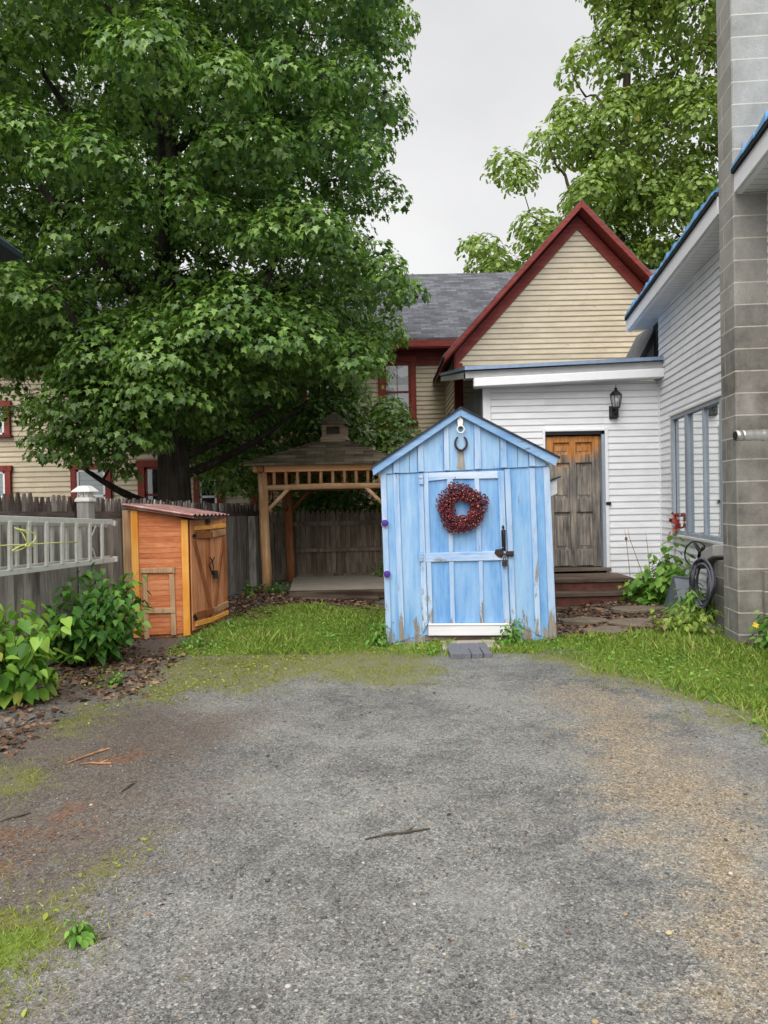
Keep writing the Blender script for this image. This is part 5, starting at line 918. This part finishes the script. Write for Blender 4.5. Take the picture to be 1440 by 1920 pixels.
for i, (px, py, r_, lab) in enumerate(((540, 1852, .020, 'round pale stone low in the middle of the gravel'), (1172, 1716, .018, 'tan stone on the gravel right of centre'), (1254, 1752, .024, 'yellowish flat stone on the tan gravel'), (171, 1512, .020, 'pale stone on the needles left of the gravel'), (1116, 1917, .024, 'tan stone at the bottom edge of the gravel'), (1370, 1640, .020, 'white stone beside the dark gravel strip at right'), (777, 1691, .012, 'tiny white stone below the middle twig'))):
    r_ *= .7; c_ = gp(px, py); m = MB(); rr = random.Random(i + 40); vs = [V(q) for q in iv.tolist()]; m.add([c_ + V((q.x * r_ * rr.uniform(.8, 1.3), q.y * r_ * rr.uniform(.8, 1.1), q.z * r_ * .6 + r_ * .3)) for q in vs], ift)
    o = m.build('stone', plain('stone_%d' % i, lin(*((166, 162, 152), (140, 122, 94), (168, 154, 116), (164, 148, 132), (146, 126, 96), (178, 172, 164), (184, 182, 176))[i]), .8, var=.2, sc=40), None, c_, smooth=True); md = o.modifiers.new('sub', 'SUBSURF'); md.levels = md.render_levels = 1; tag(o, lab, 'stone', 'single stones on the gravel')
# ------------------------------------------------------------------ trees
def branch(m, a, b, r0, r1, sag=.12, n=5, sides=6):
    d_ = b - a; c_ = (a + b) / 2 + UP * d_.length * sag + V((random.gauss(0, .05), random.gauss(0, .05), 0)) * d_.length; m.tube(bez(a, c_, b, n), [r0 + (r1 - r0) * i / n for i in range(n + 1)], sides)
def clump_leaves(cs, rs, per, lsize, flat, upw, out, cover=.5, jitter=.35, drop=.5):
    pos, nr, tp_, sz = [], [], [], []
    for c_, r_ in zip(cs, rs):
        k = max(8, int(per * r_ * r_)); d_ = unit(k); d_[:, 2] = np.where(RNG.uniform(0, 1, k) < cover, np.abs(d_[:, 2]), d_[:, 2]); q_ = RNG.uniform(.45, 1.0, k) ** .6
        p = np.array(c_)[None] + d_ * (q_ * r_)[:, None] * np.array([1, 1, flat]); p[:, 2] -= drop * r_ * (d_[:, 0] ** 2 + d_[:, 1] ** 2) * .35
        pos.append(p); nr.append(d_ * out + np.array([0, 0, upw]) + RNG.normal(0, jitter, (k, 3))); t_ = d_ * np.array([1, 1, .2]) + np.array([0, 0, -.55]) + RNG.normal(0, .3, (k, 3)); tp_.append(t_); sz.append(lsize * RNG.uniform(.5, 1.3, k))
    return [np.concatenate(x) for x in (pos, nr, tp_, sz)]
def wpoly(px, Y): return [(P(x, y, Y).x, P(x, y, Y).z) for x, y in px]
YT = 13.3
tb = P(322, 925, YT); tb.z = 0
tr = thing('maple_tree', 'huge dark green maple tree behind the picket fence', 'tree', tb)
crown = wpoly([(-200, -200), (100, -300), (420, -330), (680, -260), (780, -120), (790, 40), (772, 150), (732, 230), (740, 285), (726, 345), (730, 405), (712, 440), (772, 470), (790, 530), (770, 590), (730, 610), (762, 640), (742, 700), (700, 760), (690, 735), (540, 735), (500, 790), (440, 800), (350, 790), (250, 800), (140, 790), (120, 720), (60, 700), (-60, 690), (-200, 690)], YT)
cs, rs = [], []
def ok_house(p): return p[1] < (16.5 if p[2] < 6.2 else 17.6) and p[1] > 9.6
x0, x1 = min(p[0] for p in crown), max(p[0] for p in crown); z0, z1 = min(p[1] for p in crown), max(p[1] for p in crown)
puffs = []
def halfd(d_): return min(3.2, .35 + 1.4 * math.sqrt(max(d_, 0)))
def puff(c_, R_):                                   # a bough end: an umbrella of small leafy domes
    global cs, rs
    c_ = V(c_); out_ = V((random.uniform(-.4, .4), 0, 0)); cs.append(tuple(c_ + UP * .22 * R_)); rs.append(.56 * R_)
    n_ = 5 if R_ < .9 else 7; a0 = random.uniform(0, 6.28)
    for k in range(n_):
        a_ = a0 + k * 6.283 / n_ + random.uniform(-.25, .25); q_ = R_ * random.uniform(.5, .72); cs.append(tuple(c_ + V((math.cos(a_) * q_ * 1.1, math.sin(a_) * q_, -.22 * R_ + random.uniform(-.16, .12))))); rs.append(R_ * random.uniform(.40, .52))
def sample(n_, fr, rmin, rmax, sep_, store, mind):
    t_ = 0; k = 0
    while k < n_ and t_ < 40000:
        t_ += 1; x, z = random.uniform(x0, x1), random.uniform(z0, z1); d_ = float(pdist(np.array([x]), np.array([z]), crown)[0]); R_ = random.uniform(rmin, rmax)
        if d_ < R_ * mind: continue
        p = (x, YT - halfd(d_) * random.uniform(*fr), z)
        if not ok_house(p) or any((p[0] - c_[0]) ** 2 + (p[1] - c_[1]) ** 2 * .7 + ((p[2] - c_[2]) * 1.15) ** 2 < (sep_ * (R_ + q_) / 2) ** 2 for c_, q_ in store): continue
        store.append((p, R_)); k += 1
sample(95, (.92, 1.12), .75, 1.25, 1.45, puffs, .6); sample(36, (-1.0, -.8), .7, 1.1, 1.5, puffs, .6); sample(40, (-.5, .6), .4, .6, 1.5, puffs, .55)
for c_, R_ in puffs: puff(c_, R_)
inner = []; sample(190, (-.55, .25), .5, .9, 1.05, inner, .9)
for c_, R_ in inner: cs.append(c_); rs.append(R_)
for px, py, Y_, r_ in ((100, 800, 12.2, .55), (165, 775, 11.8, .7), (235, 785, 11.6, .7), (300, 765, 11.8, .6), (90, 835, 12.4, .4), (200, 830, 12.0, .45), (270, 820, 12.2, .4), (725, 650, 13.2, .45), (690, 645, 13.0, .5), (735, 615, 13.4, .4), (728, 765, 16.4, .45), (690, 740, 16.4, .6), (630, 700, 16.2, .6), (600, 640, 13.4, .6), (640, 780, 16.8, .6), (700, 800, 17, .5), (670, 840, 17.2, .5), (560, 740, 16.4, .6), (585, 690, 16, .6), (540, 690, 15.6, .6), (655, 660, 14.6, .6), (610, 850, 17, .6), (560, 860, 16.6, .5), (700, 700, 15.8, .45),
                       (580, 800, 16.6, .6), (520, 820, 16.2, .6), (460, 840, 15.6, .5), (500, 870, 16.2, .4), (430, 830, 14.6, .5), (480, 780, 15, .6), (420, 780, 13.4, .6), (470, 700, 12.0, .7), (500, 650, 11.6, .65), (380, 660, 11.2, .7), (290, 700, 11.0, .65), (200, 640, 11.4, .7), (20, 720, 13.2, .35), (60, 755, 13.4, .3), (20, 775, 13.6, .3), (360, 880, 13.6, .3), (240, 880, 13.2, .28), (215, 860, 13.0, .3), (450, 895, 14.4, .35), (410, 870, 14.2, .4), (130, 745, 11.6, .7), (190, 720, 11.4, .7), (260, 735, 11.2, .7), (120, 830, 11.8, .5), (170, 845, 12, .45), (250, 800, 11.4, .6), (330, 720, 11.2, .7), (380, 740, 11.8, .6), (150, 690, 11.9, .6), (300, 650, 10.8, .7), (400, 600, 10.9, .7), (450, 560, 11, .7), (480, 640, 11.4, .6), (530, 600, 12, .6), (30, 640, 12.5, .7), (90, 620, 12.2, .7), (150, 600, 11.8, .7), (60, 580, 12.6, .7), (10, 560, 12.2, .7), (110, 665, 12.4, .6), (50, 672, 12.8, .5), (0, 600, 13.4, .7), (120, 560, 13, .7)):
    cs.append(tuple(P(px, py, Y_))); rs.append(r_)
low = [(345, 690), (430, 670), (560, 650), (690, 640), (750, 690), (745, 760), (752, 850), (700, 872), (560, 880), (455, 905), (400, 890), (352, 850)]; k = t_ = 0
while k < 85 and t_ < 4000:                         # the shaded low boughs between trunk, house and gazebo
    t_ += 1; px, py = random.uniform(345, 755), random.uniform(640, 905)
    if not inpoly(np.array([px]), np.array([py]), low)[0]: continue
    Y_ = random.uniform(15.7, 17.6) if px > 480 else random.uniform(14.3, 16.4); p = P(px, py, Y_)
    if p.x < -2.7 and p.y > 16.6: continue
    if any((p - V(c_)).length < .42 for c_ in cs): continue
    cs.append(tuple(p)); rs.append(random.uniform(.4, .62)); k += 1
def seen(p): d_ = CR.transposed() @ (V(p) - EYE); return 720 - F * d_.x / d_.z, 960 + F * d_.y / d_.z
keep_ = [i for i, c_ in enumerate(cs) if not (676 < seen(c_)[0] < 800 and 645 < seen(c_)[1] < 748) and not (c_[1] < 15.4 and 505 < seen(c_)[0] < 735 and 690 < seen(c_)[1] < 900)]; cs = [cs[i] for i in keep_]; rs = [rs[i] for i in keep_]
m = MB(); tk = [tb + V((.0, 0, -.05)), tb + V((.02, 0, .5)), tb + V((.05, .02, 1.6)), tb + V((.02, .05, 3.0)), tb + V((-.05, .02, 5.2)), tb + V((.1, 0, 8.0)), tb + V((.2, .1, 11.0))]
m.tube(tk, [.42, .33, .29, .25, .19, .12, .05], 14); lim = []
for h, an, L_, rise, r_ in ((1.5, 200, 1.6, .9, .10), (2.1, 20, 2.4, 1.4, .09), (2.6, 250, 2.8, 2.2, .12), (3.0, 320, 2.8, 2.4, .12), (3.3, 160, 3.4, 2.6, .12), (3.6, 80, 2.4, 2.8, .1), (4.3, 30, 3.2, 3.4, .11), (4.9, 215, 3.2, 3.6, .11), (5.6, 285, 2.6, 3.6, .1), (6.4, 350, 2.8, 3.8, .09), (6.8, 170, 3.0, 3.8, .09), (7.6, 60, 2.2, 3.6, .08), (8.2, 240, 2.4, 3.4, .07), (3.9, 190, 4.4, 2.2, .1), (4.6, 0, 3.6, 1.6, .1), (2.4, 40, 3.4, 2.2, .08)):
    i = max(k for k in range(len(tk)) if tk[k].z <= h); t_ = (h - tk[i].z) / (tk[i + 1].z - tk[i].z) if i + 1 < len(tk) else 0; a = tk[i].lerp(tk[min(i + 1, len(tk) - 1)], t_); b = a + V((math.cos(R(an)) * L_, math.sin(R(an)) * min(L_, 2.6), rise))
    c_ = a + V((math.cos(R(an)) * L_ * .55, math.sin(R(an)) * min(L_, 2.6) * .55, rise * .3)); pts = bez(a, c_, b, 7); m.tube(pts, [r_ * (1 - .75 * k / 7) for k in range(8)], 8); lim += [(p, r_ * (1 - .75 * k / 7)) for k, p in enumerate(pts)]
lim += [(p, .08) for p in tk[3:]]
a = tb + V((-.1, 0, 1.0)); pts = bez(a, a + V((-.85, -.2, -.12)), a + V((-.95, -.3, .75)), 7); m.tube(pts, [.12 - .008 * k for k in range(8)], 8)
m.build('trunk', M['bark'], tr, smooth=True, recalc=False); m = MB()
def grow(m, cs, rs, lim, axis, r_in, r_out, tw):
    for c_, r_ in sorted(zip(cs, rs), key=lambda q_: (V(q_[0]) - axis).length):
        c_ = V(c_); a, ra = min(lim, key=lambda q_: (q_[0] - c_).length + (.8 if q_[0].z > c_.z + .3 else 0)); r0 = min(r_in, ra * .7); d_ = c_ - a
        k_ = a + d_ * .5 + UP * d_.length * -.05 + V((random.gauss(0, .09), random.gauss(0, .09), random.gauss(0, .06))) * d_.length; pts = bez(a, k_, c_, 5); m.tube(pts, [r0 + (r_out - r0) * i / 5 for i in range(6)], 5)
        lim += [(pts[2], r0 * .7), (pts[4], r0 * .45)]
        for _ in range(3):
            d_ = V((random.gauss(0, 1), random.gauss(0, 1), random.gauss(.1, .4))).normalized(); branch(m, c_ - d_ * .1, c_ + d_ * r_ * .7, tw, tw * .4, .05, 2, 4)
grow(m, cs, rs, lim, tb + UP * 5, .03, .005, .006)
m.build('branch', M['bark'], tr, smooth=True, recalc=False)
o = leaves('crown', M['maple'], tr, *clump_leaves(cs, rs, 780, .102, .66, .5, .95, .96, .20, 1.5), 'maple', .12, .3)
# oak behind the house
YO = 27.5
ob = V((P(1190, 900, YO).x, YO, 0)); ok = thing('oak_tree', 'yellow green oak tree with open crown rising behind the steep gable', 'tree', ob)
oc = wpoly([(1100, -60), (1130, -200), (1330, -300), (1560, -200), (1600, 200), (1560, 560), (1300, 620), (1100, 610), (960, 560), (880, 530), (822, 520), (830, 490), (868, 440), (890, 400), (918, 395), (915, 330), (930, 265), (1000, 255), (1020, 205), (1040, 140), (1100, 50)], YO)
cs2, rs2 = [], []; tries = 0; x0, x1 = min(p[0] for p in oc), max(p[0] for p in oc); z0, z1 = min(p[1] for p in oc), max(p[1] for p in oc)
holes = [(P(x, y, YO).x, P(x, y, YO).z, r_) for x, y, r_ in ((1045, 330, .55), (1010, 360, .45), (990, 405, .4), (1105, 195, .35), (1200, 90, .5), (1090, 60, .4), (1190, 255, .3), (1160, 320, .3), (1310, 165, .3), (1215, 160, .3), (955, 400, .3), (1280, 40, .5), (1120, 140, .35))]
while len(cs2) < 350 and tries < 40000:
    tries += 1; x, z = random.uniform(x0, x1), random.uniform(z0, z1); d_ = float(pdist(np.array([x]), np.array([z]), oc)[0]); r_ = random.uniform(.6, 1.25)
    if d_ < r_ * .55 or any(math.hypot(x - a, z - b) < c_ * .8 + r_ * .42 for a, b, c_ in holes): continue
    h_ = min(3.2, .3 + 1.2 * math.sqrt(d_)); p = (x, YO + random.uniform(-1, 1) * h_, z)
    if any((p[0] - c_[0]) ** 2 + (p[1] - c_[1]) ** 2 * .6 + (p[2] - c_[2]) ** 2 < (.78 * r_) ** 2 for c_ in cs2): continue
    cs2.append(p); rs2.append(r_)
m = MB(); tk = [ob, ob + V((-.1, 0, 4)), ob + V((-.25, 0, 7.5)), ob + V((-.4, 0, 10.5)), ob + V((-.2, 0, 14)), ob + V((0, 0, 17.5))]; tk += [ob + V((.3, 0, 21)), ob + V((.2, .2, 25))]; m.tube(tk, [.36, .30, .24, .19, .16, .12, .08, .03], 12); lim = [(p, .10) for p in tk[2:]]
for h, an, L_, rise, r_ in ((6.5, 185, 6.2, 1.4, .16), (7.5, 170, 4.6, 2.8, .15), (8.0, 10, 4.5, 3.2, .17), (9.2, 190, 3.4, 2.2, .14), (9.8, 350, 4.4, 2.4, .14), (11, 200, 3.4, 3.0, .12), (11.5, 20, 3.8, 3.2, .12), (12.6, 150, 2.4, 3.2, .1), (6.2, 330, 5, 2.6, .15), (13, 330, 2.6, 3, .1), (5.8, 200, 7.6, .6, .13), (14.5, 190, 3, 2.6, .1), (15.5, 10, 4, 3, .1), (17, 200, 3, 3, .09), (18, 340, 3.4, 3, .09), (20, 170, 2.6, 2.6, .07), (20.5, 20, 3, 2.6, .07), (10.4, 15, 5, 1.0, .12)):
    i = max(k for k in range(len(tk)) if tk[k].z <= h); a = tk[i].lerp(tk[min(i + 1, len(tk) - 1)], (h - tk[i].z) / max(.1, tk[min(i + 1, len(tk) - 1)].z - tk[i].z)); dd = V((math.cos(R(an)), math.sin(R(an)) * .8, 0)); pts = [a]
    for k in range(1, 9):
        q_ = a + dd * L_ * k / 8 + UP * rise * (k / 8) ** 1.2
        if k > 2 and pdist(np.array([q_.x]), np.array([q_.z]), oc)[0] < .9: break
        pts.append(a + dd * L_ * k / 8 + UP * rise * (k / 8) ** 1.2 + V((random.gauss(0, .14), random.gauss(0, .1), random.gauss(0, .14))))
    sp_ = smooth_pts(pts, 2); m.tube(sp_, [r_ * (1 - .85 * k / len(sp_)) for k in range(len(sp_))], 7); lim += [(p, r_ * (1 - .8 * k / 8)) for k, p in enumerate(pts)]
m.build('trunk', M['barkoak'], ok, smooth=True, recalc=False); m = MB()
grow(m, cs2, rs2, lim, ob + UP * 11, .06, .012, .012)
m.build('branch', M['barkoak'], ok, smooth=True, recalc=False)
leaves('crown', M['oak'], ok, *clump_leaves(cs2, rs2, 260, .19, .66, .55, .9, .8, .3, .9), 'oak', .15, .25)
sb = shrub('back_shrub', 'yellow green shrub behind the gazebo roof beside the blue shed', 'shrub', V((.17, 16.05, 0)), 60, 3.3, .36, 60, .13, 'oval', M['shrubyellow'], stemr=.014, low=.35)
sb = shrub('back_shrub', 'dark bushy shrub behind the fence and gazebo roof', 'shrub', V((-1.35, 17.6, 0)), 110, 4.0, 1.35, 52, .16, 'maple', M['maple'], stemr=.014, low=.3)
# ------------------------------------------------------------------ sky and light
w = bpy.data.worlds.new('World'); S.world = w; w.use_nodes = True; nt = w.node_tree; nt.nodes.clear()
def N_(t_, **k):
    n_ = nt.nodes.new('ShaderNode' + t_)
    for a, b in k.items(): setattr(n_, a, b)
    return n_
SUN_EL, SUN_AZ = R(44), R(198)                       # azimuth clockwise from +Y: behind the camera, a little left
sky = N_('TexSky', sky_type='NISHITA'); sky.sun_disc = False; sky.sun_elevation = SUN_EL; sky.sun_rotation = SUN_AZ
hs = N_('HueSaturation'); hs.inputs['Saturation'].default_value = .1; hs.inputs['Value'].default_value = .7; nt.links.new(sky.outputs[0], hs.inputs['Color'])
tc = N_('TexCoord'); mp = N_('Mapping'); mp.inputs['Scale'].default_value = (1, 1, 1.6); nt.links.new(tc.outputs['Generated'], mp.inputs['Vector'])
nz = N_('TexNoise'); nz.inputs['Scale'].default_value = 1.7; nz.inputs['Detail'].default_value = 6; nz.inputs['Roughness'].default_value = .5; nt.links.new(mp.outputs[0], nz.inputs['Vector'])
rp_ = N_('ValToRGB'); e = rp_.color_ramp.elements; e[0].position = .3; e[0].color = (4.1, 4.12, 4.22, 1); e[1].position = .7; e[1].color = (5.9, 5.9, 5.95, 1); nt.links.new(nz.outputs[0], rp_.inputs[0])
mx = N_('Mix', data_type='RGBA'); mx.inputs[0].default_value = .9; nt.links.new(hs.outputs[0], mx.inputs[6]); nt.links.new(rp_.outputs[0], mx.inputs[7])
def MA(op, a, b=None, clamp=False):
    n_ = N_('Math', operation=op); n_.use_clamp = clamp
    for i, x in enumerate((a, b)):
        if isinstance(x, bpy.types.NodeSocket): nt.links.new(x, n_.inputs[i])
        elif x is not None: n_.inputs[i].default_value = x
    return n_.outputs[0]
sx = N_('SeparateXYZ'); nt.links.new(tc.outputs['Generated'], sx.inputs[0])
zen = MA('MULTIPLY', MA('SUBTRACT', sx.outputs[2], .60), 2.6, True)            # overcast: the dome is brightest overhead
dp_ = N_('VectorMath', operation='DOT_PRODUCT'); nt.links.new(tc.outputs['Generated'], dp_.inputs[0])
dp_.inputs[1].default_value = (math.sin(SUN_AZ) * math.cos(SUN_EL), math.cos(SUN_AZ) * math.cos(SUN_EL), math.sin(SUN_EL))
glow = MA('POWER', MA('MAXIMUM', dp_.outputs['Value'], 0), 3.0)
gain = MA('ADD', MA('ADD', 1.0, MA('MULTIPLY', zen, 2.0)), MA('MULTIPLY', glow, 1.6))
mg = N_('Mix', data_type='RGBA', blend_type='MULTIPLY'); mg.inputs[0].default_value = 1; nt.links.new(mx.outputs[2], mg.inputs[6]); cb = N_('CombineColor'); [nt.links.new(gain, cb.inputs[i]) for i in range(3)]; nt.links.new(cb.outputs[0], mg.inputs[7])
bg = N_('Background'); bg.inputs['Strength'].default_value = .10; nt.links.new(mg.outputs[2], bg.inputs['Color']); ow = N_('OutputWorld'); nt.links.new(bg.outputs[0], ow.inputs[0])
ld_ = bpy.data.lights.new('sun', 'SUN'); ld_.energy = 1.5; ld_.angle = R(50); ld_.color = (1, .97, .93); so = bpy.data.objects.new('sun', ld_); COL.objects.link(so)
sd_ = V((math.sin(SUN_AZ) * math.cos(SUN_EL), math.cos(SUN_AZ) * math.cos(SUN_EL), math.sin(SUN_EL))); so.rotation_euler = (-sd_).to_track_quat('-Z', 'Y').to_euler()
S.render.engine = 'CYCLES'; S.render.resolution_x = 768; S.render.resolution_y = 1024
vs_ = S.view_settings; vs_.view_transform = 'Standard'; vs_.look = 'None'; vs_.gamma = 1; vs_.exposure = .72; vs_.use_curve_mapping = False
S.cycles.max_bounces = 6; S.cycles.transparent_max_bounces = 8
